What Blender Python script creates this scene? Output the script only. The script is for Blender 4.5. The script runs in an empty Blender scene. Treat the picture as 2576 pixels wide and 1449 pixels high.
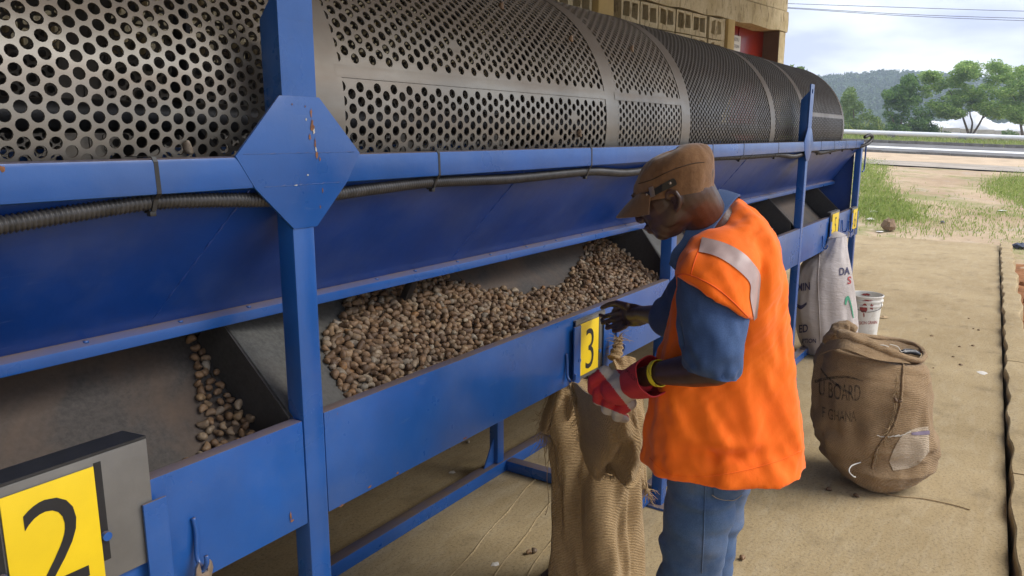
import bpy, bmesh, math, random
import numpy as np
from mathutils import Vector, Matrix, Euler
from mathutils.bvhtree import BVHTree

sc = bpy.context.scene
COL = sc.collection
R_ = random.Random(7)
rad = math.radians

# ------------------------------------------------------------------ camera
PW, PH, FPX = 2576.0, 1449.0, 1930.0           # photo measured at 2576 x 1449
HZ, VPX, CAMH = 341.0, 2620.0, 1.70
PITCH = math.atan((PH / 2 - HZ) / FPX)
YAW = math.atan((VPX - PW / 2) / (FPX / math.cos(PITCH)))
CF = Vector((math.cos(YAW) * math.cos(PITCH), math.sin(YAW) * math.cos(PITCH), -math.sin(PITCH)))
CR = Vector((math.sin(YAW), -math.cos(YAW), 0))
CU = CR.cross(CF)
CC = Vector((0, 0, CAMH))
FH = Vector((math.cos(YAW), math.sin(YAW), 0))
cam = bpy.data.cameras.new('camera')
camo = bpy.data.objects.new('camera', cam)
COL.objects.link(camo)
camo.matrix_world = Matrix(((CR.x, CU.x, -CF.x, CC.x), (CR.y, CU.y, -CF.y, CC.y), (CR.z, CU.z, -CF.z, CC.z), (0, 0, 0, 1)))
cam.sensor_width = 36
cam.lens = 36 * FPX / PW
cam.clip_start = 0.05
cam.clip_end = 3000
sc.camera = camo

# ------------------------------------------------------------------ light
SUN_EL, SUN_AZ = 44, -62          # azimuth of the sun measured from +X, counter-clockwise
world = bpy.data.worlds.new('World')
sc.world = world
world.use_nodes = True
wt = world.node_tree
for n in list(wt.nodes):
    wt.nodes.remove(n)
def wn(t, **k):
    n = wt.nodes.new(t)
    for a, b in k.items():
        setattr(n, a, b)
    return n
wo = wn('ShaderNodeOutputWorld'); bg = wn('ShaderNodeBackground'); bg.inputs[1].default_value = 0.1
sky = wn('ShaderNodeTexSky', sky_type='NISHITA', sun_disc=False)
sky.sun_elevation = rad(SUN_EL); sky.sun_rotation = rad(90 - SUN_AZ)
tc = wn('ShaderNodeTexCoord')
sx = wn('ShaderNodeSeparateXYZ'); wt.links.new(tc.outputs['Generated'], sx.inputs[0])
az = wn('ShaderNodeMath', operation='ABSOLUTE'); wt.links.new(sx.outputs[2], az.inputs[0])
ad = wn('ShaderNodeMath', operation='ADD'); wt.links.new(az.outputs[0], ad.inputs[0]); ad.inputs[1].default_value = 0.16
dx = wn('ShaderNodeMath', operation='DIVIDE'); wt.links.new(sx.outputs[0], dx.inputs[0]); wt.links.new(ad.outputs[0], dx.inputs[1])
dy = wn('ShaderNodeMath', operation='DIVIDE'); wt.links.new(sx.outputs[1], dy.inputs[0]); wt.links.new(ad.outputs[0], dy.inputs[1])
cx = wn('ShaderNodeCombineXYZ'); wt.links.new(dx.outputs[0], cx.inputs[0]); wt.links.new(dy.outputs[0], cx.inputs[1])
cn = wn('ShaderNodeTexNoise'); cn.inputs['Scale'].default_value = 1.25; cn.inputs['Detail'].default_value = 6; cn.inputs['Roughness'].default_value = 0.48
wt.links.new(cx.outputs[0], cn.inputs['Vector'])
cr = wn('ShaderNodeValToRGB')
e = cr.color_ramp.elements
e[0].position = 0.41; e[0].color = (0.47, 0.51, 0.71, 1)
e[1].position = 0.62; e[1].color = (0.94, 0.98, 1.0, 1)
wt.links.new(cn.outputs[0], cr.inputs[0])
cs = wn('ShaderNodeVectorMath', operation='SCALE'); wt.links.new(cr.outputs[0], cs.inputs[0]); cs.inputs[3].default_value = 5.8
cm = wn('ShaderNodeMix', data_type='RGBA'); cm.inputs[0].default_value = 0.93
wt.links.new(sky.outputs[0], cm.inputs[6]); wt.links.new(cs.outputs[0], cm.inputs[7])
wt.links.new(cm.outputs[2], bg.inputs[0]); wt.links.new(bg.outputs[0], wo.inputs[0])
sun = bpy.data.lights.new('sun', 'SUN'); sun.energy = 1.5; sun.angle = rad(38); sun.color = (1, 0.96, 0.9)
suno = bpy.data.objects.new('sun', sun); COL.objects.link(suno)
sd = Vector((math.cos(rad(SUN_EL)) * math.cos(rad(SUN_AZ)), math.cos(rad(SUN_EL)) * math.sin(rad(SUN_AZ)), math.sin(rad(SUN_EL))))
suno.rotation_euler = sd.to_track_quat('Z', 'Y').to_euler()
suno.location = (0, 0, 30)
vs = sc.view_settings
vs.view_transform = 'Standard'; vs.look = 'None'; vs.gamma = 1; vs.use_curve_mapping = False
vs.exposure = 1.52
sc.render.engine = 'CYCLES'
cy = sc.cycles
cy.use_denoising = True
cy.max_bounces = 8; cy.diffuse_bounces = 4; cy.glossy_bounces = 3; cy.transmission_bounces = 4; cy.transparent_max_bounces = 8; cy.volume_bounces = 0
cy.caustics_reflective = False; cy.caustics_refractive = False
cy.sample_clamp_indirect = 6

# ------------------------------------------------------------------ pixel helpers (photo pixel + a known surface -> point)
def ray(x, y):
    return CF + CR * ((x - PW / 2) / FPX) + CU * ((PH / 2 - y) / FPX)
def at_y(x, y, v):
    r = ray(x, y); return CC + r * (v / r.y)
def at_x(x, y, v):
    r = ray(x, y); return CC + r * (v / r.x)
def at_z(x, y, v=0.0):
    r = ray(x, y); return CC + r * ((v - CAMH) / r.z)
def at_d(x, y, d):                              # horizontal distance along the view heading
    r = ray(x, y); return CC + r * (d / r.dot(FH))

# ------------------------------------------------------------------ object helpers
def tag(o, label=None, cat=None, group=None, kind=None):
    if label: o['label'] = label
    if cat: o['category'] = cat
    if group: o['group'] = group
    if kind: o['kind'] = kind
    return o
def thing(name, loc, label, cat, group=None):
    o = bpy.data.objects.new(name, None); COL.objects.link(o)
    o.location = loc; o.empty_display_size = 0.1
    return tag(o, label, cat, group)
def adopt(o, parent):
    if parent is not None:
        o.parent = parent
        if parent.type == 'EMPTY':
            o.matrix_parent_inverse = Matrix.Translation(-Vector(parent.location))
    return o
def link(name, me, mat=None, parent=None):
    o = bpy.data.objects.new(name, me); COL.objects.link(o)
    if mat is not None:
        me.materials.clear()
        for m in (mat if isinstance(mat, (list, tuple)) else [mat]):
            me.materials.append(m)
    return adopt(o, parent)
def shade(me, ang=None):
    me.polygons.foreach_set('use_smooth', [True] * len(me.polygons))
    if ang is not None:
        try: me.set_sharp_from_angle(angle=rad(ang))
        except Exception: pass
class MB:
    def __init__(s): s.v = []; s.f = []
    def add(s, vs, fs):
        o = len(s.v); s.v += [tuple(p) for p in vs]; s.f += [tuple(i + o for i in f) for f in fs]; return s
    def box(s, x0, x1, y0, y1, z0, z1):
        return s.add([(x, y, z) for x in (x0, x1) for y in (y0, y1) for z in (z0, z1)],
                     [(0, 1, 3, 2), (4, 6, 7, 5), (0, 4, 5, 1), (2, 3, 7, 6), (0, 2, 6, 4), (1, 5, 7, 3)])
    def prism(s, pts, ext):                    # planar polygon extruded by vector ext
        n = len(pts); e = Vector(ext); P = [Vector(p) for p in pts]
        return s.add(P + [p + e for p in P], [tuple(range(n - 1, -1, -1)), tuple(range(n, 2 * n))] +
                     [(i, (i + 1) % n, n + (i + 1) % n, n + i) for i in range(n)])
    def rings(s, rs, closed=True, cap0=True, cap1=True):
        n = len(rs[0]); o = len(s.v)
        for r in rs: s.v += [tuple(p) for p in r]
        m = n if closed else n - 1
        for k in range(len(rs) - 1):
            for i in range(m):
                j = (i + 1) % n
                s.f.append((o + k * n + i, o + k * n + j, o + (k + 1) * n + j, o + (k + 1) * n + i))
        if closed and cap0: s.f.append(tuple(o + i for i in range(n - 1, -1, -1)))
        if closed and cap1: s.f.append(tuple(o + (len(rs) - 1) * n + i for i in range(n)))
        return s
    def tube(s, pts, rads, n=8, cap=True, ref=None):
        P = [Vector(p) for p in pts]
        if not hasattr(rads, '__len__'): rads = [rads] * len(P)
        rs = []; up = None
        for i, p in enumerate(P):
            t = (P[min(i + 1, len(P) - 1)] - P[max(i - 1, 0)]).normalized()
            if up is None:
                up = Vector(ref) if ref else (Vector((0, 0, 1)) if abs(t.z) < 0.9 else Vector((1, 0, 0)))
            a = (up - t * up.dot(t)).normalized(); b = t.cross(a); up = a
            rs.append([p + (a * math.cos(2 * math.pi * k / n) + b * math.sin(2 * math.pi * k / n)) * rads[i] for k in range(n)])
        return s.rings(rs, True, cap, cap)
    def lathe(s, prof, c, n=32, cap0=True, cap1=False):
        rs = [[(c[0] + r * math.cos(2 * math.pi * k / n), c[1] + r * math.sin(2 * math.pi * k / n), c[2] + z) for k in range(n)] for r, z in prof]
        return s.rings(rs, True, cap0, cap1)
    def mesh(s, name='m', bevel=0, seg=2):
        me = bpy.data.meshes.new(name); me.from_pydata(s.v, [], s.f)
        if bevel:
            bm = bmesh.new(); bm.from_mesh(me)
            bmesh.ops.recalc_face_normals(bm, faces=bm.faces)
            ed = [q for q in bm.edges if len(q.link_faces) == 2 and q.calc_face_angle(0) > 0.5]
            bmesh.ops.bevel(bm, geom=ed, offset=bevel, segments=seg, profile=0.6, affect='EDGES', clamp_overlap=True)
            bm.to_mesh(me); bm.free()
        me.update()
        return me
    def build(s, name, mat, parent=None, bevel=0, smooth=None, seg=2):
        me = s.mesh(name, bevel, seg)
        if smooth is not None: shade(me, smooth)
        elif bevel: shade(me, 40)
        return link(name, me, mat, parent)
def fix_normals(me):
    bm = bmesh.new(); bm.from_mesh(me); bmesh.ops.recalc_face_normals(bm, faces=bm.faces); bm.to_mesh(me); bm.free()
def smoothpath(pts, k=6):                      # Catmull-Rom
    P = [Vector(p) for p in pts]; out = []
    for i in range(len(P) - 1):
        p0 = P[max(i - 1, 0)]; p1 = P[i]; p2 = P[i + 1]; p3 = P[min(i + 2, len(P) - 1)]
        for j in range(k):
            t = j / k
            out.append(0.5 * ((2 * p1) + (p2 - p0) * t + (2 * p0 - 5 * p1 + 4 * p2 - p3) * t * t + (3 * p1 - p0 - 3 * p2 + p3) * t ** 3))
    out.append(P[-1]); return out
def npmesh(name, V, F4):
    me = bpy.data.meshes.new(name)
    V = np.asarray(V, np.float32); F4 = np.asarray(F4, np.int32); n = len(F4); k = F4.shape[1]
    me.vertices.add(len(V)); me.vertices.foreach_set('co', V.ravel())
    me.loops.add(n * k); me.loops.foreach_set('vertex_index', F4.ravel())
    me.polygons.add(n); me.polygons.foreach_set('loop_start', np.arange(0, n * k, k, dtype=np.int32))
    me.update(calc_edges=True)
    return me
def text_mesh(body, size=1.0, bold=0.0, shear=0.0):
    c = bpy.data.curves.new('t', 'FONT'); c.body = body; c.size = size; c.offset = bold; c.shear = shear; c.resolution_u = 4
    c.align_x = 'CENTER'; c.align_y = 'CENTER'
    o = bpy.data.objects.new('t', c); COL.objects.link(o)
    dg = bpy.context.evaluated_depsgraph_get(); dg.update()
    me = bpy.data.meshes.new_from_object(o.evaluated_get(dg))
    bpy.data.objects.remove(o); bpy.data.curves.remove(c)
    return me

# ------------------------------------------------------------------ materials
def nmat(name):
    m = bpy.data.materials.new(name); m.use_nodes = True
    nt = m.node_tree; b = nt.nodes['Principled BSDF']
    return m, nt, b
def noise(nt, scale, detail=4, rough=0.55, vec=None, dist=0.0):
    n = nt.nodes.new('ShaderNodeTexNoise'); n.inputs['Scale'].default_value = scale
    n.inputs['Detail'].default_value = detail; n.inputs['Roughness'].default_value = rough; n.inputs['Distortion'].default_value = dist
    if vec is None:
        t = nt.nodes.new('ShaderNodeTexCoord'); vec = t.outputs['Object']
    nt.links.new(vec, n.inputs['Vector'])
    return n.outputs[0]
def ramp(nt, src, stops):
    r = nt.nodes.new('ShaderNodeValToRGB'); nt.links.new(src, r.inputs[0])
    el = r.color_ramp.elements
    while len(el) > 1: el.remove(el[-1])
    for i, (p, c) in enumerate(stops):
        x = el[0] if i == 0 else el.new(p)
        x.position = p; c = (c, c, c) if not hasattr(c, '__len__') else c
        x.color = (*c[:3], 1)
    return r.outputs[0]
def mixc(nt, fac, a, b, mode='MIX'):
    n = nt.nodes.new('ShaderNodeMix'); n.data_type = 'RGBA'; n.blend_type = mode
    for sock, v in ((n.inputs[0], fac), (n.inputs[6], a), (n.inputs[7], b)):
        if hasattr(v, 'is_output') or hasattr(v, 'links'): nt.links.new(v, sock)
        elif hasattr(v, '__len__'): sock.default_value = (*v[:3], 1)
        else: sock.default_value = v
    return n.outputs[2]
def mathn(nt, op, a, b=None):
    n = nt.nodes.new('ShaderNodeMath'); n.operation = op
    for i, v in enumerate((a, b)):
        if v is None: continue
        if hasattr(v, 'links'): nt.links.new(v, n.inputs[i])
        else: n.inputs[i].default_value = v
    return n.outputs[0]
def bump(nt, b, h, strength=0.3, dist=0.01, prev=None):
    n = nt.nodes.new('ShaderNodeBump'); n.inputs['Strength'].default_value = strength; n.inputs['Distance'].default_value = dist
    nt.links.new(h, n.inputs['Height'])
    if prev is not None: nt.links.new(prev, n.inputs['Normal'])
    nt.links.new(n.outputs[0], b.inputs['Normal']); return n.outputs[0]
def stretched(nt, s):
    t = nt.nodes.new('ShaderNodeTexCoord'); m = nt.nodes.new('ShaderNodeMapping'); m.inputs['Scale'].default_value = s
    nt.links.new(t.outputs['Object'], m.inputs[0]); return m.outputs[0]
def simple(name, col, rough=0.5, metal=0.0, var=0.25, scale=12, bumps=0.0, bscale=60, spec=0.5):
    m, nt, b = nmat(name)
    c = mixc(nt, ramp(nt, noise(nt, scale), [(0.3, 0.0), (0.7, 1.0)]), tuple(x * (1 - var) for x in col), tuple(min(1, x * (1 + var)) for x in col))
    nt.links.new(c, b.inputs['Base Color']); b.inputs['Roughness'].default_value = rough; b.inputs['Metallic'].default_value = metal
    b.inputs['Specular IOR Level'].default_value = spec
    if bumps: bump(nt, b, noise(nt, bscale, 5), bumps, 0.004)
    return m
def up_mask(nt, lo, hi):
    g = nt.nodes.new('ShaderNodeNewGeometry'); s = nt.nodes.new('ShaderNodeSeparateXYZ'); nt.links.new(g.outputs['Normal'], s.inputs[0])
    return ramp(nt, s.outputs[2], [(lo, 0.0), (hi, 1.0)])
def paint(name, col, rust=0.5, dust=0.9, rough=0.36):
    m, nt, b = nmat(name)
    c = mixc(nt, ramp(nt, noise(nt, 5, 5), [(0.3, 0.0), (0.7, 1.0)]), tuple(x * 0.86 for x in col), tuple(x * 1.16 for x in col))
    # pale scuffs
    sc_ = ramp(nt, noise(nt, 1.0, 8, 0.7, stretched(nt, (3, 3, 30)), 0.6), [(0.64, 0.0), (0.74, 0.22)])
    c = mixc(nt, sc_, c, (0.22, 0.28, 0.42))
    sp = ramp(nt, noise(nt, 26, 6, 0.75), [(0.70, 0.0), (0.74, 1.0)])
    c = mixc(nt, mathn(nt, 'MULTIPLY', sp, rust), c, (0.16, 0.06, 0.025))
    # thin film of dust, heavier on what faces up
    gr = ramp(nt, noise(nt, 3.2, 6, 0.65), [(0.48, 0.0), (0.75, 0.16)])
    c = mixc(nt, gr, c, (0.17, 0.20, 0.26))
    du = mathn(nt, 'MULTIPLY', up_mask(nt, 0.6, 0.97), ramp(nt, noise(nt, 9, 5), [(0.25, dust * 0.65), (0.6, dust)]))
    c = mixc(nt, du, c, (0.17, 0.115, 0.075))
    nt.links.new(c, b.inputs['Base Color'])
    r = mathn(nt, 'ADD', mathn(nt, 'MULTIPLY', noise(nt, 7, 4), 0.22), rough - 0.11)
    r = mathn(nt, 'ADD', r, mathn(nt, 'MULTIPLY', du, 0.5))
    nt.links.new(r, b.inputs['Roughness'])
    b.inputs['Coat Weight'].default_value = 0.25; b.inputs['Coat Roughness'].default_value = 0.22
    p = bump(nt, b, noise(nt, 38, 3), 0.12, 0.004)
    bump(nt, b, noise(nt, 4, 3), 0.15, 0.01, p)
    return m
M = {}
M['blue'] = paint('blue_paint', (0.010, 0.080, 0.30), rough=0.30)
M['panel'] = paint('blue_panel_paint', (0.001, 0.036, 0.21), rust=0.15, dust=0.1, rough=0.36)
M['black_metal'] = simple('dark_steel', (0.03, 0.03, 0.032), 0.45, 0.3, 0.3, 20, 0.1)
M['gate_grey'] = simple('gate_grey_steel', (0.17, 0.165, 0.155), 0.42, 0.35, 0.15, 9, 0.25, 30)
M['yellow'] = simple('yellow_plate', (0.80, 0.56, 0.012), 0.4, 0, 0.07, 8, 0.05)
M['black_print'] = simple('black_print', (0.012, 0.012, 0.014), 0.5, 0, 0.2)
M['hose'] = simple('black_corrugated_hose', (0.045, 0.042, 0.04), 0.42, 0, 0.4, 30)
M['tie'] = simple('black_nylon', (0.02, 0.02, 0.02), 0.4)
def tray_mat(name, base, dirt, amt):
    m, nt, b = nmat(name)
    c = mixc(nt, ramp(nt, noise(nt, 90, 4, 0.7), [(0.35, 0.0), (0.65, 1.0)]), tuple(x * 0.75 for x in base), tuple(x * 1.3 for x in base))
    c = mixc(nt, ramp(nt, noise(nt, 3.5, 6, 0.6, None, 0.4), [(0.42, 0.0), (0.62, amt)]), c, dirt)
    nt.links.new(c, b.inputs['Base Color']); b.inputs['Roughness'].default_value = 0.72; b.inputs['Metallic'].default_value = 0.0
    bump(nt, b, noise(nt, 120, 3), 0.12, 0.002)
    return m
M['tray'] = tray_mat('dusty_tray_steel', (0.050, 0.042, 0.036), (0.115, 0.074, 0.047), 0.8)
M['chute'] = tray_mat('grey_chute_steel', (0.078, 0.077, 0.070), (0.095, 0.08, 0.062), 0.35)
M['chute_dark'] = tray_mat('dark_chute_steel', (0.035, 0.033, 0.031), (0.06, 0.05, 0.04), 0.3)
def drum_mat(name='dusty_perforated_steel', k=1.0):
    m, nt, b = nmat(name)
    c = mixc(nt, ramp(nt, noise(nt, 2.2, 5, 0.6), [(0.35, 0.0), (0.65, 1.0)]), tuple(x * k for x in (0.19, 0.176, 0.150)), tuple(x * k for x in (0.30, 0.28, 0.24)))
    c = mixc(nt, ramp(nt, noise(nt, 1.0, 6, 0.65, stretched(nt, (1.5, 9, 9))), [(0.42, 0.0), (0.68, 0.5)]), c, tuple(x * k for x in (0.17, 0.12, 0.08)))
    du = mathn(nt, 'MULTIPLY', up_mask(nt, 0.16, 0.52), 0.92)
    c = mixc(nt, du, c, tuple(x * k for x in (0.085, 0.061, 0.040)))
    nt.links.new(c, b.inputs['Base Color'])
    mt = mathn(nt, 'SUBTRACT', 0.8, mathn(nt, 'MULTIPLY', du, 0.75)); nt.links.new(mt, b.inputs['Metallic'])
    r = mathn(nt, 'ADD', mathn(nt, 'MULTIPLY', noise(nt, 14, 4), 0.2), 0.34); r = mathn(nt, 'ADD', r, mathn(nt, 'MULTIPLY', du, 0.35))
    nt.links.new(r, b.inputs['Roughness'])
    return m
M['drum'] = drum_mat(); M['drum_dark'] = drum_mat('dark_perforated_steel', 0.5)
# ------------------------------------------------------------------ setting materials
def concrete_mat():
    m, nt, b = nmat('dusty_concrete')
    c = mixc(nt, ramp(nt, noise(nt, 1.3, 6, 0.6), [(0.3, 0.0), (0.7, 1.0)]), (0.315, 0.235, 0.125), (0.44, 0.34, 0.195))
    c = mixc(nt, ramp(nt, noise(nt, 1.0, 6, 0.7, stretched(nt, (4, 14, 1)), 0.8), [(0.47, 0.0), (0.70, 0.42)]), c, (0.48, 0.40, 0.27))
    c = mixc(nt, ramp(nt, noise(nt, 75, 5, 0.7), [(0.36, 0.45), (0.5, 0.0)]), c, (0.10, 0.078, 0.05))
    c = mixc(nt, ramp(nt, noise(nt, 4.5, 5, 0.6), [(0.54, 0.0), (0.70, 0.5)]), c, (0.19, 0.145, 0.085))
    nt.links.new(c, b.inputs['Base Color']); b.inputs['Roughness'].default_value = 0.93; b.inputs['Specular IOR Level'].default_value = 0.15
    p = bump(nt, b, noise(nt, 1.0, 5, 0.65, stretched(nt, (9, 26, 1)), 1.0), 0.22, 0.012)
    bump(nt, b, noise(nt, 110, 4, 0.7), 0.35, 0.004, p)
    return m
M['concrete'] = concrete_mat()
def ground_mat():
    m, nt, b = nmat('sandy_ground')
    c = mixc(nt, ramp(nt, noise(nt, 0.35, 7, 0.65), [(0.32, 0.0), (0.68, 1.0)]), (0.33, 0.235, 0.15), (0.50, 0.385, 0.26))
    c = mixc(nt, ramp(nt, noise(nt, 1.1, 6, 0.7), [(0.55, 0.0), (0.7, 0.55)]), c, (0.42, 0.38, 0.33))
    c = mixc(nt, ramp(nt, noise(nt, 0.6, 7, 0.75), [(0.50, 0.0), (0.60, 0.62)]), c, (0.17, 0.21, 0.055))
    c = mixc(nt, ramp(nt, noise(nt, 8, 4, 0.7), [(0.30, 0.5), (0.45, 0.0)]), c, (0.20, 0.15, 0.09))
    nt.links.new(c, b.inputs['Base Color']); b.inputs['Roughness'].default_value = 1.0; b.inputs['Specular IOR Level'].default_value = 0.05
    bump(nt, b, noise(nt, 6, 5, 0.7), 0.6, 0.05)
    return m
M['ground'] = ground_mat()
M['sand'] = simple('pale_sand', (0.50, 0.385, 0.265), 1, 0, 0.16, 1.2, 0.4, 8, 0.05)
M['asphalt'] = simple('worn_asphalt', (0.17, 0.165, 0.16), 0.95, 0, 0.22, 0.8, 0.2, 30, 0.1)
M['kerbstone'] = simple('kerbstone', (0.17, 0.16, 0.14), 0.95, 0, 0.3, 3, 0.4, 20, 0.1)
M['roadline'] = simple('road_white', (0.72, 0.72, 0.70), 0.8, 0, 0.1, 4)
M['whitepipe'] = simple('white_pipe_paint', (0.78, 0.78, 0.78), 0.45, 0, 0.05, 2)
M['soil'] = simple('red_soil', (0.26, 0.125, 0.06), 1, 0, 0.35, 9, 0.8, 18, 0.05)

# ------------------------------------------------------------------ terrain: rows parallel to the road, rising towards it
ROWS = [(Vector((-40, 30, -0.10)), Vector((-40, 0.2, -0.16))),
        (Vector((2, 6, -0.10)), Vector((2, 0.2, -0.16))),
        (Vector((14.55, 2.54, -0.075)), Vector((14.1, 0.35, -0.10))),
        (at_d(2190, 500, 18.0), at_d(2576, 520, 17.2)),
        (at_d(2190, 437, 25.0), at_d(2576, 462, 23.5)),
        (at_d(2190, 404, 34.0), at_d(2576, 424, 31.5)),
        (at_d(2190, 386, 41.0), at_d(2576, 405, 37.0)),
        (at_d(2190, 357, 50.0), at_d(2576, 372, 45.5)),
        (at_d(2190, 348, 54.0), at_d(2576, 362, 49.5)),
        (at_d(2190, 345, 75.0), at_d(2576, 350, 72)),
        (at_d(2190, 341, 420.0), at_d(2576, 341, 420))]
def softc(s):
    return 0.5 + 2.2 * math.tanh((s - 0.5) / 2.2)
def terr(t, s):                                 # t: row coordinate, s: across (0 left point, 1 right point)
    i = min(int(t), len(ROWS) - 2); f = t - i
    A, B = ROWS[i]; C_, D_ = ROWS[i + 1]
    def pt(A, B):
        q = A + (B - A) * s; q.z = A.z + (B.z - A.z) * softc(s); return q
    return pt(A, B).lerp(pt(C_, D_), f)
def lump(x, y):
    return 0.5 * (math.sin(x * 1.3 + 0.7 * math.sin(y * 0.9)) * math.cos(y * 1.1 + 1.2)) + 0.3 * math.sin(x * 2.9 + y * 2.3) * math.cos(y * 3.1 - x)
mb = MB(); ts = []
for i in range(len(ROWS) - 1):
    k = [2, 5, 10, 14, 14, 8, 6, 4, 4, 3][i]
    ts += [i + j / k for j in range(k)]
ts.append(len(ROWS) - 1.0)
ss = [-14, -10, -7, -5, -3.5, -2.5, -1.8, -1.2] + [-0.8 + 0.08 * j for j in range(34)] + [2.2, 2.7, 3.5, 5, 7, 10, 14]
for t in ts:
    for s_ in ss:
        p = terr(t, s_)
        if 2.2 < t < 6: p.z += 0.035 * lump(p.x, p.y) * min(1, (t - 2.2) * 2)
        mb.v.append(tuple(p))
n = len(ss)
for a in range(len(ts) - 1):
    for b_ in range(n - 1):
        mb.f.append((a * n + b_, a * n + b_ + 1, (a + 1) * n + b_ + 1, (a + 1) * n + b_))
gr = mb.build('ground', M['ground'], None, smooth=180); fix_normals(gr.data); tag(gr, kind='structure')
def strip(name, t0, t1, mat, lift, kind='structure', sr=None, k=3, parent=None):
    m = MB(); rr = sr or ss
    for a in range(k + 1):
        for s_ in rr:
            p = terr(t0 + (t1 - t0) * a / k, s_); p.z += lift; m.v.append(tuple(p))
    w = len(rr)
    for a in range(k):
        for b_ in range(w - 1): m.f.append((a * w + b_, a * w + b_ + 1, (a + 1) * w + b_ + 1, (a + 1) * w + b_))
    o = m.build(name, mat, parent, smooth=180); fix_normals(o.data)
    if kind: tag(o, kind=kind)
    return o
strip('sand_track', 4.75, 6.06, M['sand'], 0.03)
road = strip('road', 6.16, 6.86, M['asphalt'], 0.05)
strip('road_line', 6.40, 6.54, M['roadline'], 0.056, None, parent=road)
strip('old_asphalt_strip', 4.62, 5.05, simple('sandy_asphalt', (0.36, 0.315, 0.26), 1, 0, 0.2, 1.0, 0.3, 8, 0.05), 0.045)
def kerb_row(name, t, w, h_, s0, s1, length, lift):
    root = thing(name, terr(t, 0), 'row of weathered grey kerbstones along the far side of the road' if t > 6.5 else 'low dark kerb edging the road beside the sand track', 'kerb')
    a = terr(t, 0); b_ = terr(t, 1); L = (b_ - a).length; d = (b_ - a).normalized(); nn = Vector((0, 0, 1)).cross(d).normalized()
    k = 0; s_ = s0
    while s_ < s1:
        p = terr(t, s_); q = terr(t, s_ + (length - 0.03) / L)
        m = MB(); j = R_.uniform(-0.012, 0.012)
        m.prism([p + nn * (-w / 2) + Vector((0, 0, lift - 0.1)), p + nn * (w / 2) + Vector((0, 0, lift - 0.1)), p + nn * (w / 2 - 0.01) + Vector((0, 0, lift + h_ + j)), p + nn * (-w / 2 + 0.01) + Vector((0, 0, lift + h_ + j))], q - p)
        m.build('kerbstone', M['kerbstone'], root, bevel=0.015, seg=1)
        s_ += length / L
    return root
kerb_row('kerb', 6.90, 0.34, 0.17, -0.6, 1.5, 1.0, 0.05)
kerb_row('kerb', 6.12, 0.22, 0.09, -0.6, 1.5, 1.6, 0.03)
# pipeline guard rail on concrete blocks
pa = at_d(2122, 331, 54.0); pb = at_d(2576, 347, 49.0); pd = (pb - pa)
pr = thing('pipe_rail', terr(8.0, 0.5), 'long white pipe rail on concrete blocks beyond the road', 'rail')
MB().tube([pa - pd * 2.2, pa, pa + pd * 0.25, pa + pd * 0.5, pa + pd * 0.75, pb, pb + pd * 1.5], 0.15, 14).build('pipe', M['whitepipe'], pr, smooth=40)
for q in (-0.11, 0.285, 0.68, 1.075):
    c = pa + pd * q; d = pd.normalized(); nn = Vector((0, 0, 1)).cross(d).normalized()
    m = MB(); m.prism([c + d * u + nn * -0.24 + Vector((0, 0, z)) for u, z in ((-0.25, -0.62), (0.25, -0.62), (0.21, -0.115), (-0.21, -0.115))], nn * 0.48)
    m.build('block', M['kerbstone'], pr, bevel=0.02, seg=1)

# ------------------------------------------------------------------ slab and its kerb
mb = MB(); nx, ny = 90, 24
for i in range(nx + 1):
    for j in range(ny + 1):
        x = -9 + (14.35 + 9) * i / nx; y0_ = -0.222 + 0.0415 * x; y = y0_ + (7.0 - y0_) * j / ny
        if i == nx: x += 0.06 * math.sin(j * 1.7) + 0.05 * (y - 1)
        mb.v.append((x, y, 0.0))
for i in range(nx):
    for j in range(ny):
        a = i * (ny + 1) + j; mb.f.append((a, a + ny + 1, a + ny + 2, a + 1))
ring = [i * (ny + 1) for i in range(nx + 1)] + [nx * (ny + 1) + j for j in range(1, ny + 1)]
o = len(mb.v); mb.v += [(mb.v[k][0], mb.v[k][1], -0.14) for k in ring]
for k in range(len(ring) - 1): mb.f.append((ring[k], o + k, o + k + 1, ring[k + 1]))
fl = mb.build('floor_slab', M['concrete']); tag(fl, kind='structure')
# broom / screed grooves under the machine are fine ridges of mortar
for k, (x0, y0, x1, y1) in enumerate(((1.6, 1.62, 3.3, 1.98), (1.5, 1.44, 3.2, 1.80), (1.7, 1.36, 3.3, 1.70), (1.6, 1.18, 3.4, 1.55))):
    P = [(x0 + (x1 - x0) * i / 14, y0 + (y1 - y0) * i / 14 + 0.006 * math.sin(i * 1.9 + k), 0.0005) for i in range(15)]
    MB().tube(P, [0.0035 + 0.002 * math.sin(i * 2.3 + k) for i in range(15)], 5).build('screed_ridge', M['concrete'], fl, smooth=180)
kr = tag(bpy.data.objects.new('slab_kerb', None), kind='structure'); COL.objects.link(kr); kr.location = (5, -0.1, 0)
x = -3.0
while x < 14.2:
    L = R_.uniform(1.8, 3.2); x2 = min(x + L, 14.25)
    mb = MB(); ks = 26; rs = []
    for i in range(ks + 1):
        xx = x + (x2 - x - 0.012) * i / ks
        y0_ = -0.240 + 0.0415 * xx; yo = y0_ + 0.006 * math.sin(xx * 5.1) + 0.008 * math.sin(xx * 13); zz = 0.050 + 0.006 * math.sin(xx * 4.2 + 1) + 0.005 * math.sin(xx * 11.3) + 0.004 * math.sin(xx * 29)
        yi = y0_ - 0.15 + 0.014 * math.sin(xx * 3.7 + 2) + 0.012 * math.sin(xx * 9)
        rs.append([(xx, yo, -0.15), (xx, yo, zz - 0.008), (xx, yo - 0.007, zz), (xx, (yo + yi) / 2, zz + 0.003), (xx, yi + 0.012, zz - 0.002), (xx, yi, zz - 0.014), (xx, yi - 0.02, -0.2)])
    mb.rings(rs, True); mb.build('kerb_piece', M['concrete'], kr, smooth=22)
    x = x2
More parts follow.
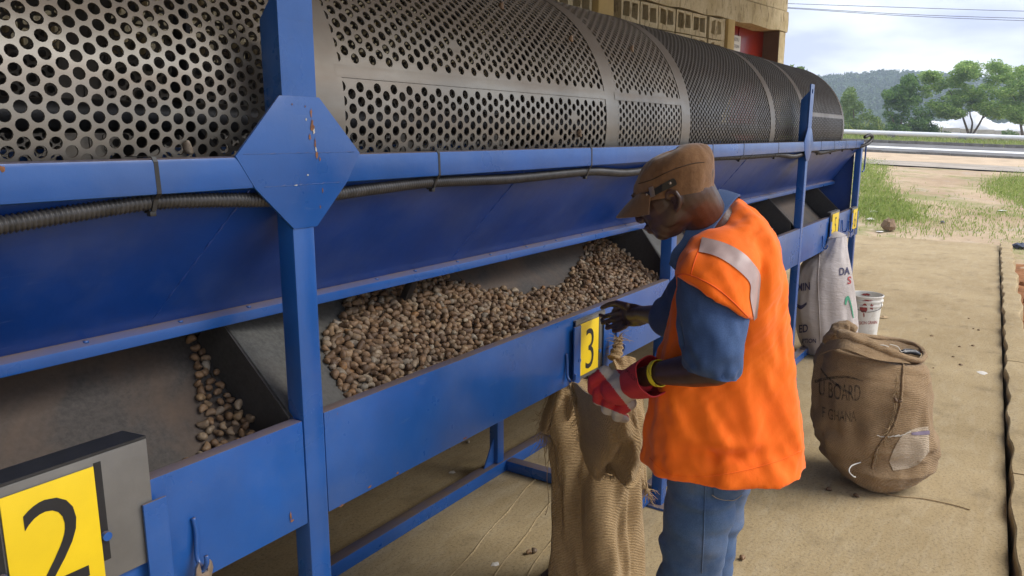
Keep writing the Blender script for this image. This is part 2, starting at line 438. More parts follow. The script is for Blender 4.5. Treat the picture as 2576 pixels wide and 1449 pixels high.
# crumbly red soil bank beside the kerb
mb = MB(); nx, ny = 110, 16
for i in range(nx + 1):
    for j in range(ny + 1):
        xx = 4.5 + 8.5 * i / nx; yy = -0.405 + 0.0415 * xx - 1.6 * j / ny
        z = -0.10 + 0.11 * math.exp(-((yy + 0.5) / 0.35) ** 2) * math.exp(-((xx - 8.6) / 2.0) ** 2) + 0.03 * lump(xx * 3, yy * 3) + 0.02 * lump(xx * 9, yy * 8)
        mb.v.append((xx, yy, z))
for i in range(nx):
    for j in range(ny):
        a = i * (ny + 1) + j; mb.f.append((a, a + 1, a + ny + 2, a + ny + 1))
sb = mb.build('soil_bank', M['soil'], None, smooth=180); tag(sb, kind='structure'); fix_normals(sb.data)

# ------------------------------------------------------------------ roof that shades the work place, and the block wall behind
M['roof'] = simple('corrugated_roofing', (0.30, 0.29, 0.27), 0.5, 0.4, 0.2, 2)
M['cream'] = None
def cream_mat():
    m, nt, b = nmat('cream_wall_paint')
    c = mixc(nt, ramp(nt, noise(nt, 3, 6, 0.7), [(0.35, 0.0), (0.65, 1.0)]), (0.50, 0.40, 0.22), (0.66, 0.56, 0.36))
    d = ramp(nt, noise(nt, 1.0, 7, 0.75, stretched(nt, (22, 22, 5)), 0.5), [(0.53, 0.0), (0.62, 0.7)])
    c = mixc(nt, d, c, (0.22, 0.155, 0.08))
    nt.links.new(c, b.inputs['Base Color']); b.inputs['Roughness'].default_value = 0.9; b.inputs['Specular IOR Level'].default_value = 0.2
    p = bump(nt, b, noise(nt, 26, 6, 0.75), 0.8, 0.02)
    return m
M['cream'] = cream_mat()
M['yellow_wall'] = simple('ochre_wall_paint', (0.52, 0.37, 0.15), 0.85, 0, 0.12, 5, 0.3, 30, 0.2)
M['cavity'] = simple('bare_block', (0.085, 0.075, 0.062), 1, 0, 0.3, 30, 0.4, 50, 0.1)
M['reveal'] = simple('door_reveal_brown', (0.15, 0.10, 0.068), 0.85, 0, 0.1, 6)
M['red_door'] = simple('red_door_paint', (0.22, 0.018, 0.008), 0.28, 0, 0.12, 3)
M['paper'] = simple('notice_paper', (0.62, 0.58, 0.50), 0.8, 0, 0.05)
WA = rad(8.5); WD = Vector((-math.cos(WA), math.sin(WA), 0)); WN = Vector((math.sin(WA), math.cos(WA), 0)); WP = Vector((10.0, 2.72, 0))
def W(a, dep, z): return WP + WD * a + WN * dep + Vector((0, 0, z))
def wbox(m, a0, a1, d0, d1, z0, z1):
    return m.prism([W(a0, d0, z0), W(a1, d0, z0), W(a1, d0, z1), W(a0, d0, z1)], WN * (d1 - d0))
wall = thing('block_wall', W(5, 0.1, 0), 'cream painted wall of hollow concrete blocks with open cavities behind the drum', 'wall')
m = MB(); wbox(m, 1.40, 15.0, 0.0, 0.22, -0.1, 2.03); m.build('lower_wall', M['cream'], wall, bevel=0.01)
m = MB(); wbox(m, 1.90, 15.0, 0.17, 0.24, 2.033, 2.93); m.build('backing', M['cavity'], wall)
m = MB()                                        # uneven cast beam above the door
rs = []
for i in range(61):
    a = -0.02 + 15.0 * i / 60 if i else -0.02
    zb = 2.935 + 0.012 * math.sin(i * 2.1); w = 0.004 * math.sin(i * 3.3)
    rs.append([W(a, -0.006 + w, zb), W(a, -0.012 + w, zb + 0.1), W(a, -0.006 - w, 3.17), W(a, 0.01, 3.18), W(a, 0.24, 3.18), W(a, 0.24, zb)])
m.rings(rs, True); m.build('ring_beam', M['cream'], wall, smooth=40)
m = MB(); wbox(m, 0.0, 15, 0.005, 0.22, 3.183, 4.6); m.build('upper_wall', M['cream'], wall)
m = MB()
rs = []
for i in range(25):                             # corner pier with chipped arris
    z = -0.1 + 3.03 * i / 24; e_ = 0.010 * math.sin(i * 2.7) + 0.006 * math.sin(i * 5.9)
    rs.append([W(0.185 + 0.004 * math.sin(i * 4.1), 0, z), W(0.02, -0.004 * math.sin(i * 3), z), W(-0.02 - e_, 0.02 + e_, z), W(-0.02, 0.6, z), W(0.185, 0.6, z)])
m.rings(rs, True); m.build('corner_pier', M['cream'], wall, smooth=30)
m = MB(); wbox(m, 1.395, 1.545, -0.03, 0.22, 2.033, 2.93); wbox(m, 1.395, 1.399, -0.03, 0.22, 0, 2.03); m.build('jamb', M['yellow_wall'], wall, bevel=0.008)
m = MB(); wbox(m, 3.69, 3.915, -0.05, 0.168, 0.0, 2.93); m.build('pilaster', M['yellow_wall'], wall, bevel=0.012)
def hollow_block(w, h_, cells, seed):            # block laid on its side: two cavities open to the front, ragged paint edges
    r = random.Random(seed); dpt = 0.15
    xs = sorted({0.0, w} | {c for q in cells for c in q}); z0, z1 = h_ * 0.24, h_ * 0.86
    m = MB()
    def q(x, y, z): return (x, y, z)
    j = lambda: r.uniform(-0.006, 0.006)
    zs = [0.0, z0, z1, h_]
    g = {}
    for a, x in enumerate(xs):
        for b_, z in enumerate(zs):
            inner = 0 < a < len(xs) - 1 and 0 < b_ < 3
            g[a, b_] = len(m.v); m.v.append((x + (j() * 1.4 if inner else 0), r.uniform(-0.005, 0.004), z + (j() * 2 if inner else 0)))
    for a in range(len(xs) - 1):
        for b_ in range(3):
            hole = b_ == 1 and any(abs(xs[a] - c0) < 1e-6 for c0, c1 in cells)
            ids = (g[a, b_], g[a + 1, b_], g[a + 1, b_ + 1], g[a, b_ + 1])
            if not hole: m.f.append(ids)
            else:
                k = len(m.v)
                for i_ in ids: m.v.append((m.v[i_][0], dpt, m.v[i_][2]))
                for t_ in range(4): m.f.append((ids[t_], ids[(t_ + 1) % 4], k + (t_ + 1) % 4, k + t_))
    per = [g[a, 0] for a in range(len(xs))] + [g[len(xs) - 1, b_] for b_ in range(1, 4)] + [g[a, 3] for a in range(len(xs) - 2, -1, -1)] + [g[0, b_] for b_ in range(2, 0, -1)]
    k = len(m.v); m.v += [(m.v[i_][0], 0.16, m.v[i_][2]) for i_ in per]
    for t_ in range(len(per)): u = (t_ + 1) % len(per); m.f.append((per[t_], k + t_, k + u, per[u]))
    return m.mesh('hollow_block')
def place_block(me, a, z, dy):
    o = link('hollow_block', me, M['cream'], wall)
    o.matrix_basis = Matrix.Translation(W(a, dy, z)) @ Matrix.Rotation(math.atan2(-WD.y, -WD.x) , 4, 'Z')
    return o
BW = 0.312
variants = [hollow_block(BW - 0.014, 0.213, ((0.03, 0.135), (0.165, 0.268)), k) for k in range(5)]
narrow = [hollow_block(0.33, 0.213, ((0.045, 0.13), (0.165, 0.25)), 20 + k) for k in range(2)]
bi = 0
for row in range(4):
    z = 2.033 + row * 0.2235
    a = 2.26
    while a + 0.02 < 3.69 + 0.3:
        if a < 3.70: place_block(variants[(bi * 3 + row) % 5], a - 0.003, z, R_.uniform(-0.006, 0.006)); bi += 1
        a += BW
    place_block(narrow[row % 2], 1.905, z, 0.0)
    a = 3.925 + BW
    while a < 10.5:
        place_block(variants[(bi * 3 + row) % 5], a, z + (0.02 if row == 3 else 0) * 0, R_.uniform(-0.006, 0.006)); bi += 1
        a += BW
m = MB(); wbox(m, 1.55, 1.62, 0.006, 0.17, 2.033, 2.93); wbox(m, 3.66, 3.69, 0.01, 0.17, 2.033, 2.93); m.build('mortar_strip', M['cream'], wall)
# door in its reveal
door = thing('door', W(0.8, 0.2, 0), 'red steel door with a paper notice in the block wall opening', 'door')
m = MB(); wbox(m, 0.194, 1.392, 0.20, 0.24, 0, 2.94); m.build('leaf', M['red_door'], door, bevel=0.004)
m = MB(); wbox(m, 0.845, 0.855, 0.188, 0.199, 0, 2.93); m.build('astragal', M['red_door'], door)
for z in (2.52, 2.30, 2.1):
    m = MB(); wbox(m, 0.20, 1.38, 0.186, 0.1985, z, z + 0.022); m.build('bar', M['red_door'], door)
for a in (0.72, 0.87):
    m = MB(); wbox(m, a, a + 0.11, 0.19, 0.1975, 2.36, 2.50); m.build('vent', M['black_print'], door)
m = MB(); wbox(m, 0.83, 1.05, 0.178, 0.184, 2.66, 2.83); pp = m.build('notice', M['paper'], door)
m = MB(); wbox(m, 0.1865, 0.192, 0.004, 0.21, 0, 2.94); m.build('side_panel', M['reveal'], door)
def flat_text(body, size, org, ux, uz, mat, parent, name='lettering', bold=0.0, lift=0.0):
    me = text_mesh(body, size, bold); ux = Vector(ux); uz = Vector(uz); nn = ux.cross(uz)
    for v in me.vertices:
        v.co = Vector(org) + ux * v.co.x + uz * v.co.y + nn * lift
    return link(name, me, mat, parent)
for k, (t_, z) in enumerate((('RETEU', 2.785), ('ATION', 2.71))):
    flat_text(t_, 0.05, W(0.94, 0.1765, z), -WD, (0, 0, 1), M['black_print'], pp)
# reveal side inside the pier faces the camera
m = MB()
for (x0, y0, x1, y1, z0, z1) in ((-9, -1.15, 10.4, 7, 4.25, 4.9),):
    n_ = 260
    rs = []
    for i in range(n_ + 1):
        xx = x0 + (x1 - x0) * i / n_; dz = 0.02 * math.sin(i * math.pi / 2)
        rs.append([(xx, y0, z0 + dz), (xx, y1, z1 + dz), (xx, y1, z1 + dz + 0.004), (xx, y0, z0 + dz + 0.004)])
    m.rings(rs, True)
rf = m.build('canopy_roof', M['roof'], None, smooth=30); tag(rf, 'corrugated metal canopy roof sheltering the sorting machine', 'roof')

# ------------------------------------------------------------------ sorting machine
YF = 1.28
mach = thing('sorting_machine', (3.3, 1.75, 0), 'long blue steel sorting machine with perforated rotating drum and numbered gates', 'machine')
XE = 7.36
def part(m, name, mat, bevel=0.005, smooth=None): return m.build(name, M[mat], mach, bevel=bevel, smooth=smooth)
def B(name, mat, *b, bevel=0.006): return part(MB().box(*b), name, mat, bevel)
POSTS = ((1.069, 1.128), (3.125, 3.185), (5.37, 5.43))
B('beam', 'blue', -0.9, XE - 0.002, YF - 0.0040, YF + 0.062, 1.597, 1.660, bevel=0.008)
prev = -0.9
for (a, b_) in POSTS + ((XE - 0.06, XE),):
    B('tray_rail', 'blue', prev, a - 0.0015, YF, YF + 0.034, 0.838, 1.083, bevel=0.004); prev = b_ + 0.0015
for i, (a, b_) in enumerate(POSTS):
    B('post', 'blue', a, b_, YF - 0.002, YF + 0.05, 0.0, 1.599, bevel=0.007)
    B('foot_plate', 'blue', a - 0.03, b_ + 0.03, YF - 0.03, YF + 0.08, 0.0, 0.012, bevel=0.002)
# end post leans slightly out at its foot
m = MB(); m.prism([(XE - 0.06, YF - 0.001, 1.597), (XE, YF - 0.001, 1.597), (XE + 0.03, YF - 0.001, 0), (XE - 0.03, YF - 0.001, 0)], (0, 0.05, 0)); part(m, 'post', 'blue')
for (a, b_) in (POSTS[0], POSTS[2]):
    c = (a + b_) / 2
    # lifting stub: box section with a taller front plate and an eye
    m = MB(); m.prism([(c - 0.038, YF + 0.006, 1.662), (c - 0.038, YF + 0.056, 1.662), (c - 0.038, YF + 0.056, 1.93), (c - 0.038, YF + 0.006, 1.985)], (0.086, 0, 0)); part(m, 'lifting_stub', 'blue', 0.004)
    # plate with hole
    n = 48; hx, hz, hr = c + 0.005, 1.985, 0.016
    w0, w1, z0, z1 = c - 0.040, c + 0.050, 1.66, 2.03
    outer = []; inner = []
    for k in range(n):
        an = 2 * math.pi * k / n; dx_, dz_ = math.cos(an), math.sin(an)
        tt = min((w1 - hx) / dx_ if dx_ > 1e-6 else 9, (w0 - hx) / dx_ if dx_ < -1e-6 else 9, (z1 - hz) / dz_ if dz_ > 1e-6 else 9, (hz - 1.93) / -dz_ if dz_ < -1e-6 else 9)
        outer.append((hx + dx_ * tt, hz + dz_ * tt)); inner.append((hx + hr * dx_, hz + hr * dz_))
    m = MB()
    rs = [[(x_, YF - 0.004, z_) for x_, z_ in inner], [(x_, YF - 0.004, z_) for x_, z_ in outer], [(x_, YF + 0.004, z_) for x_, z_ in outer], [(x_, YF + 0.004, z_) for x_, z_ in inner], [(x_, YF - 0.004, z_) for x_, z_ in inner]]
    m.rings(rs, True, False, False); m.box(w0 + 0.0002, w1 - 0.0002, YF - 0.0037, YF + 0.0037, 1.66, 1.945)
    part(m, 'lifting_plate', 'blue', 0)
    # gusset
    s_ = 1.0 if c < 2 else 0.72
    g = [(c - 0.160 * s_, 1.661), (c - 0.048, 1.661 + 0.118 * s_), (c + 0.056, 1.661 + 0.118 * s_), (c + 0.170 * s_, 1.661), (c + 0.126 * s_, 1.5975), (c + 0.034, 1.598 - 0.09 * s_), (c - 0.029, 1.598 - 0.09 * s_), (c - 0.120 * s_, 1.5975)]
    m = MB(); m.prism([(x_, YF - 0.0054, z_) for x_, z_ in g], (0, 0.0064, 0)); part(m, 'gusset', 'blue', 0.0005)
for z_, xa, xb_ in ((1.664, 0.955, 1.255), (1.5985, 1.0, 1.21), (1.664, 5.33, 5.5)):
    P = [(xa + (xb_ - xa) * i / 50, YF - 0.0054, z_ + 0.0005 * math.sin(i * 1.7) + R_.uniform(-0.0004, 0.0004)) for i in range(51)]
    MB().tube(P, [0.0006 + 0.0010 * max(0, math.sin(i * 0.9) * math.sin(i * 0.37)) for i in range(51)], 5).build('weld_bead', M['blue'], mach, smooth=180)
# apron panel, with its folded lip and a welded seam
LIPY, LIPZ = 1.50, 1.290
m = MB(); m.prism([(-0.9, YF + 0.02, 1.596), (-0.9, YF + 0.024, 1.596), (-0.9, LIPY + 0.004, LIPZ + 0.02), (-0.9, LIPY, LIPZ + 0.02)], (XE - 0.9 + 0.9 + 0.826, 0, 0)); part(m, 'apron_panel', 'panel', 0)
m = MB(); m.prism([(-0.9, LIPY - 0.004, LIPZ + 0.022), (-0.9, LIPY - 0.022, LIPZ + 0.012), (-0.9, LIPY - 0.022, LIPZ - 0.012), (-0.9, LIPY + 0.012, LIPZ - 0.012), (-0.9, LIPY + 0.012, LIPZ + 0.022)], (7.31 + 0.9, 0, 0)); part(m, 'apron_lip', 'blue', 0.004)
for x0 in (0.86, 1.86, 4.1):
    P = []
    for i in range(40):
        f_ = i / 39; P.append((x0 + 0.14 * (1 - f_) * 0.9 + R_.uniform(-0.001, 0.001), YF + 0.019 + (LIPY - YF - 0.019) * f_, 1.596 + (LIPZ + 0.022 - 1.596) * f_ - 0.0005))
    MB().tube(P, [0.0018 + 0.001 * math.sin(i * 1.3) for i in range(40)], 5).build('weld_seam', M['panel'], mach, smooth=180)
for k in range(34):
    x_ = 0.3 + k * 0.2 + R_.uniform(-0.03, 0.03)
    MB().lathe([(0.007, 0), (0.005, 0.004), (0.001, 0.005)], (x_, LIPY - 0.010, LIPZ + 0.0165), 6).build('weld_spot', M['blue'], mach, smooth=180)
# end plate and outer frame
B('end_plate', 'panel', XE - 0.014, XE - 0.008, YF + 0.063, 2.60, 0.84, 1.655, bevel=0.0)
m = MB(); P = smoothpath([(XE + 0.035, YF - 0.012, 1.63), (XE + 0.07, YF - 0.012, 1.62), (XE + 0.075, YF - 0.012, 1.45), (XE + 0.066, YF - 0.012, 1.40), (XE + 0.0, YF - 0.012, 1.39)], 4)
m.tube(P, 0.007, 8); part(m, 'handle', 'blue', 0, 60)
B('end_plate', 'panel', -0.9, -0.894, YF + 0.063, 2.60, 0.84, 1.655, bevel=0)
B('back_beam', 'blue', -0.9, XE, 2.54, 2.60, 1.597, 1.66)
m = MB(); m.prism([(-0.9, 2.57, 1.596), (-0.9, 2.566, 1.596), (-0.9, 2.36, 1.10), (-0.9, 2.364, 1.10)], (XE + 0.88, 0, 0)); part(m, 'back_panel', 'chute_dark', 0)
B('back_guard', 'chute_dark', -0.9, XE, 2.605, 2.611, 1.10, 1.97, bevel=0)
# tray floor (45 degrees), sheets with visible joints
def tz(y): return 0.885 + (y - 1.318) * 1.0
xs = [-0.9, 0.30, 1.05, 2.10, 3.2, 4.2, 5.25, 6.0, 6.75, XE - 0.016]
for a, b_ in zip(xs[:-1], xs[1:]):
    m = MB(); m.prism([(a, 1.316, tz(1.316)), (a, 1.672, tz(1.672)), (a, 2.45, 1.13), (a, 2.45, 1.126), (a, 1.674, tz(1.672) - 0.006), (a, 1.316, tz(1.316) - 0.004)], (b_ - a - 0.003, 0, 0)); part(m, 'tray_sheet', 'tray', 0)
def divider(xb, ridge_f, ridge_b, xr, zr=0.80):
    (yf, zf), (yb, zb_) = ridge_f, ridge_b
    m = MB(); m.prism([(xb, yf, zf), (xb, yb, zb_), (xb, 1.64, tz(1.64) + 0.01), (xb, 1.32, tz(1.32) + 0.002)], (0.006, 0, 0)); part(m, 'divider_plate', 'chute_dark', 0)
    # sloping diverter sheet on the far side of the plate
    A = Vector((xb + 0.0065, yf - 0.006, zf)); Bk = Vector((xb + 0.0065, yb, zb_)); C_ = Vector((xr, yf - 0.006, zr)); D_ = Vector((xr - 0.12, yb + 0.16, zr + 0.16 + (zb_ - zf)))
    m = MB(); m.add([A, Bk, D_, C_], [(0, 1, 2, 3)]); m.add([A - Vector((0, 0, 0.004)), Bk - Vector((0, 0, 0.004)), D_ - Vector((0, 0, 0.004)), C_ - Vector((0, 0, 0.004))], [(3, 2, 1, 0)]); part(m, 'diverter_sheet', 'chute', 0)
divider(1.060, (1.318, 1.085), (1.56, 1.292), 1.75, 0.88)
divider(3.20, (1.318, 1.10), (1.455, 1.285), 3.95)
divider(5.25, (1.318, 1.13), (1.47, 1.285), 5.95)
divider(6.75, (1.318, 1.10), (1.50, 1.276), 7.2, 0.88)
m = MB(); a = Vector((1.695, LIPY + 0.002, LIPZ - 0.012)); b_ = Vector((1.765, 1.62, 1.16)); m.prism([a, a + Vector((0.028, 0, 0)), b_ + Vector((0.028, 0, 0)), b_], (0, 0.018, 0.012)); part(m, 'strut', 'black_metal', 0.002)
# floor frame
B('floor_rail', 'blue', -0.9, XE + 0.02, YF + 0.0505, YF + 0.11, 0.014, 0.072)
B('floor_rail', 'blue', -0.9, XE + 0.02, 2.10, 2.16, 0.001, 0.062)
for x_ in (0.55, 2.98, 5.0, 7.0):
    B('cross_rail', 'blue', x_ + 0.065, x_ + 0.123, YF + 0.111, 2.099, 0.004, 0.060)
    B('back_leg', 'blue', x_, x_ + 0.056, 2.104, 2.156, 0.063, 1.14)
    m = MB(); m.prism([(x_ - 0.085, 2.127, 0.063), (x_ - 0.001, 2.127, 0.063), (x_ - 0.001, 2.127, 0.20)], (0, 0.006, 0)); part(m, 'leg_gusset', 'blue', 0)
# trommel drum
DY, DZ, DR = 1.90, 1.746, 0.53
def drum_section(x0, x1, pitch, hole, nseg, seam_th, dm='drum'):
    n = int(round(2 * math.pi * DR / pitch)); p = 2 * math.pi * DR / n; cs_ = p * math.sqrt(3) / 2
    m_ = int((x1 - x0) / cs_); 
    hexc = np.array([(p / math.sqrt(3) * math.cos(math.pi / 3 * k), p / math.sqrt(3) * math.sin(math.pi / 3 * k)) for k in range(6)])
    circ = np.array([(hole / 2 * math.cos(2 * math.pi * k / nseg), hole / 2 * math.sin(2 * math.pi * k / nseg)) for k in range(nseg)])
    ii, jj = np.meshgrid(np.arange(m_), np.arange(n), indexing='ij')
    cx_ = (x0 + cs_ * (ii + 0.5)).ravel(); cs2 = ((jj + 0.5 * (ii % 2)) * p).ravel()
    d = (cs2 / DR - seam_th + math.pi) % (2 * math.pi) - math.pi
    keep = np.abs(d) * DR > p * 0.55
    plain = ~keep
    if nseg == 12:
        rng = np.random.default_rng(3); clog = rng.random(len(d)) < 0.006; plain |= clog; keep &= ~clog
    def place(loc, r, sel):
        X_ = cx_[sel][:, None] + loc[None, :, 0]; S_ = (cs2[sel][:, None] + loc[None, :, 1]) / DR
        return np.stack([X_, DY - r * np.cos(S_), DZ + r * np.sin(S_)], -1)
    k = int(keep.sum()); kk = nseg // 6
    H = place(hexc, DR, keep); Cc = place(circ, DR, keep)
    V = np.concatenate([H, Cc], 1).reshape(-1, 3); nv = 6 + nseg; base = np.arange(k) * nv
    polys = []
    for a in range(6):
        idx = [a, (a + 1) % 6] + [6 + ((a + 1) * kk - q) % nseg for q in range(kk + 1)]
        polys.append(idx)
    F = (base[:, None, None] + np.array(polys)[None]).reshape(-1, len(polys[0]))
    outer = npmesh('drum_screen', V, F)
    Wl = np.concatenate([Cc, place(circ, DR - 0.004, keep)], 1).reshape(-1, 3); base = np.arange(k) * 2 * nseg
    wf = np.array([(a, nseg + a, nseg + (a + 1) % nseg, (a + 1) % nseg) for a in range(nseg)])
    walls = npmesh('w', Wl, (base[:, None, None] + wf[None]).reshape(-1, 4))
    bm = bmesh.new(); bm.from_mesh(outer); bm.from_mesh(walls); pm = npmesh('p', place(hexc, DR, plain).reshape(-1, 3), np.arange(int(plain.sum()) * 6).reshape(-1, 6)); bm.from_mesh(pm); bm.to_mesh(outer); bpy.data.meshes.remove(pm); bm.free(); bpy.data.meshes.remove(walls)
    shade(outer, 45)
    o = link('drum_screen', outer, M[dm], mach); o['kind'] = 'stuff'
    return o
SEAM = math.asin(0.103 / DR)
drum_section(-0.72, 1.20, 0.0292, 0.0222, 12, SEAM + 2.3)
drum_section(1.302, 2.680, 0.0342, 0.0252, 12, SEAM)
drum_section(2.742, 3.425, 0.0325, 0.0225, 12, SEAM)
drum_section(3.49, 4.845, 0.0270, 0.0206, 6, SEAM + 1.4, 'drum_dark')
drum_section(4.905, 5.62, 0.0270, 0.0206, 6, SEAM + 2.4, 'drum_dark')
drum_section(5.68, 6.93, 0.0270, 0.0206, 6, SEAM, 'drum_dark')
def ring_band(x0, x1, r, name='drum_band'):
    n = 96; prof = [(x0, r - 0.004), (x0, r), (x1, r), (x1, r - 0.004)]
    rs = [[(x_, DY - q * math.cos(2 * math.pi * k / n), DZ + q * math.sin(2 * math.pi * k / n)) for k in range(n)] for x_, q in prof]
    m = MB(); m.rings(rs, True, False, False); return part(m, name, 'drum', 0, 35)
for a, b_ in ((1.185, 1.262), (1.2615, 1.318), (2.660, 2.712), (2.7115, 2.762), (3.405, 3.51), (4.825, 4.925), (5.60, 5.70), (6.90, 6.955), (-0.75, -0.70)):
    ring_band(a, b_, DR + (0.0025 if (a * 100) % 2 < 1 else 0.0015))
def seam_strip(x0, x1, th, w):
    rs = []
    for i in range(31):
        x_ = x0 + (x1 - x0) * i / 30
        rs.append([(x_, DY - (DR + h_) * math.cos(t_), DZ + (DR + h_) * math.sin(t_)) for t_, h_ in ((th - w / DR / 2, 0.0005 + 0.0007 * math.sin(i * 1.9)), (th - w / DR / 2, 0.0022), (th, 0.003 + 0.0008 * math.sin(i * 2.3)), (th + w / DR / 2, 0.0022), (th + w / DR / 2, 0.0004))])
    m = MB(); m.rings(rs, False); part(m, 'drum_seam', 'drum', 0, 30)
for a, b_, t_, w in ((1.30, 2.68, SEAM, 0.030), (2.74, 3.42, SEAM, 0.030), (5.68, 6.93, SEAM, 0.03), (-0.72, 1.2, SEAM + 2.3, 0.05), (3.5, 4.84, SEAM + 1.4, 0.045), (4.9, 5.61, SEAM + 2.4, 0.045)):
    seam_strip(a, b_, t_, w)
m = MB(); m.tube([(-0.9, DY, DZ), (XE, DY, DZ)], 0.04, 12); part(m, 'drum_shaft', 'black_metal', 0, 40)
for xsp in (1.23, 3.46, 5.30, 6.92):
    for k in range(3):
        an = 2 * math.pi * k / 3 + 0.5 + xsp
        u = Vector((0, math.cos(an), math.sin(an))); v_ = Vector((0, -math.sin(an), math.cos(an)))
        c = Vector((xsp, DY, DZ)); m = MB(); m.prism([c + v_ * 0.035 + u * 0.02, c + v_ * 0.018 + u * (DR - 0.006), c - v_ * 0.018 + u * (DR - 0.006), c - v_ * 0.035 + u * 0.02], (0.012, 0, 0)); part(m, 'spoke', 'black_metal', 0)
# corrugated hose, tied under the beam
hp = [at_y(*q, 1.304) for q in ((-160, 600), (0, 567), (190, 536), (380, 508), (520, 503), (660, 503))]
hp2 = [at_y(*q, 1.304) for q in ((760, 500), (850, 487), (960, 472), (1090, 457), (1290, 449), (1480, 431), (1580, 434), (1680, 418), (1780, 398), (1870, 394), (1955, 389), (2000, 393), (2045, 378), (2062, 384), (2090, 379), (2120, 373), (2150, 371))]
hp3 = [at_y(*q, 1.255) for q in ((2178, 364), (2192, 352), (2194, 343), (2186, 340), (2176, 345))]
P = smoothpath(hp + hp2 + hp3, 60)
L = [0.0]
for a, b_ in zip(P[:-1], P[1:]): L.append(L[-1] + (b_ - a).length)
Q = []; step = 0.0021; k = 0; s_ = 0.0
while s_ < L[-1]:
    while L[k + 1] < s_: k += 1
    Q.append(P[k].lerp(P[k + 1], (s_ - L[k]) / max(1e-9, L[k + 1] - L[k]))); s_ += step
Q = [q for q in Q if q.x > -0.2]
m = MB(); m.tube(Q, [0.0135 + (0.0018 if (i // 2) % 2 else -0.0012) for i in range(len(Q))], 8); part(m, 'corrugated_hose', 'hose', 0, 180)
def hose_at(x_): return min(Q, key=lambda q: abs(q.x - x_))
for px in (385, 1100, 1485, 1790, 1868, 1955, 2095, 2124, 2150, 2062):
    x_ = at_y(px, 400, YF).x; h_ = hose_at(x_)
    loop = [(x_ - 0.01, YF + 0.064, 1.6625), (x_, YF - 0.0012, 1.6622), (x_ + 0.002, YF - 0.003, 1.655), (x_ + 0.004, YF - 0.003, 1.600), (x_ + 0.003, h_.y - 0.016, h_.z + 0.006), (x_, h_.y - 0.012, h_.z - 0.014), (x_ - 0.002, h_.y + 0.006, h_.z - 0.018), (x_ - 0.004, h_.y + 0.018, h_.z)]
    m = MB(); w = 0.0042; rs = []
    for q in loop:
        rs.append([Vector(q) + Vector((-w, 0, 0)), Vector(q) + Vector((w, 0, 0))])
    m.rings(rs, False); ct = m.mesh('cable_tie'); bm = bmesh.new(); bm.from_mesh(ct); bmesh.ops.solidify(bm, geom=bm.faces, thickness=0.0016); bm.to_mesh(ct); bm.free()
    ct = link('cable_tie', ct, M['tie'], mach)
    MB().box(x_ - 0.006, x_ + 0.006, h_.y - 0.010, h_.y + 0.002, h_.z - 0.025, h_.z - 0.0155).build('buckle', M['tie'], ct, bevel=0.0015)
# gates with number plates
def gate(x0, x1, z0, z1, digit, plate, fl, size):
    px0, px1, pz0, pz1 = plate
    y = YF - 0.012
    B('gate_slide', 'gate_grey', x0, x1, y, y + 0.006, z0, z1, bevel=0.0015)
    m = MB(); m.prism([(x0, y + 0.0005, z1 + 0.0005), (x1, y + 0.0005, z1 + 0.0005), (x1 - 0.012, y + fl, z1 + 0.002), (x0, y + fl, z1 + 0.002)], (0, 0, 0.005)); part(m, 'gate_flange', 'black_metal' if digit == '2' else 'gate_grey', 0)
    B('gate_slot', 'black_print', px1 + 0.003, px1 + 0.015, y - 0.0012, y - 0.0002, z0 + 0.04, z1 - 0.012, bevel=0)
    B('gate_slot', 'black_print', px0 - 0.015, px0 - 0.003, y - 0.0012, y - 0.0002, z0 + 0.04, z1 - 0.012, bevel=0)
    B('guide', 'blue', x1 - 0.022, x1 + 0.024, y - 0.008, y - 0.002, 0.842, 1.05, bevel=0.002)
    B('guide', 'blue', x0 - 0.024, x0 + 0.022, y - 0.008, y - 0.002, 0.842, 1.05, bevel=0.002)
    pl = B('number_plate', 'yellow', px0, px1, y - 0.006, y - 0.0035, pz0, pz1, bevel=0.0006)
    me = text_mesh(digit, 1.0, -0.006)
    xs_ = [v.co.x for v in me.vertices]; ys_ = [v.co.y for v in me.vertices]
    cw, ch = max(xs_) - min(xs_), max(ys_) - min(ys_); mx_, my_ = (max(xs_) + min(xs_)) / 2, (max(ys_) + min(ys_)) / 2
    k = size / ch; kx = k * (0.92 if digit == '2' else 0.80)
    for v in me.vertices: v.co = Vector(((px0 + px1) / 2 + (v.co.x - mx_) * kx, y - 0.0068, (pz0 + pz1) / 2 - 0.006 + (v.co.y - my_) * k))
    link('numeral', me, M['black_print'], pl)
    for xx in (px0 - 0.009, px1 + 0.009):
        m = MB(); m.tube([(xx, y - 0.001, (z0 + z1) / 2 - 0.03), (xx, y - 0.010, (z0 + z1) / 2 - 0.03)], 0.008, 10); part(m, 'bolt', 'blue', 0, 40)
gate(0.415, 0.705, 0.935, 1.168, '2', (0.462, 0.606, 0.950, 1.153), 0.055, 0.162)
gate(2.272, 2.492, 0.845, 1.062, '3', (2.295, 2.430, 0.862, 1.052), 0.062, 0.148)
gate(4.42, 4.66, 0.90, 1.15, '4', (4.47, 4.60, 0.94, 1.13), 0.06, 0.13)
gate(6.24, 6.54, 0.91, 1.115, '5', (6.27, 6.50, 0.925, 1.105), 0.03, 0.13)
gate(7.06, 7.30, 0.89, 1.085, '6', (7.09, 7.27, 0.905, 1.075), 0.03, 0.13)
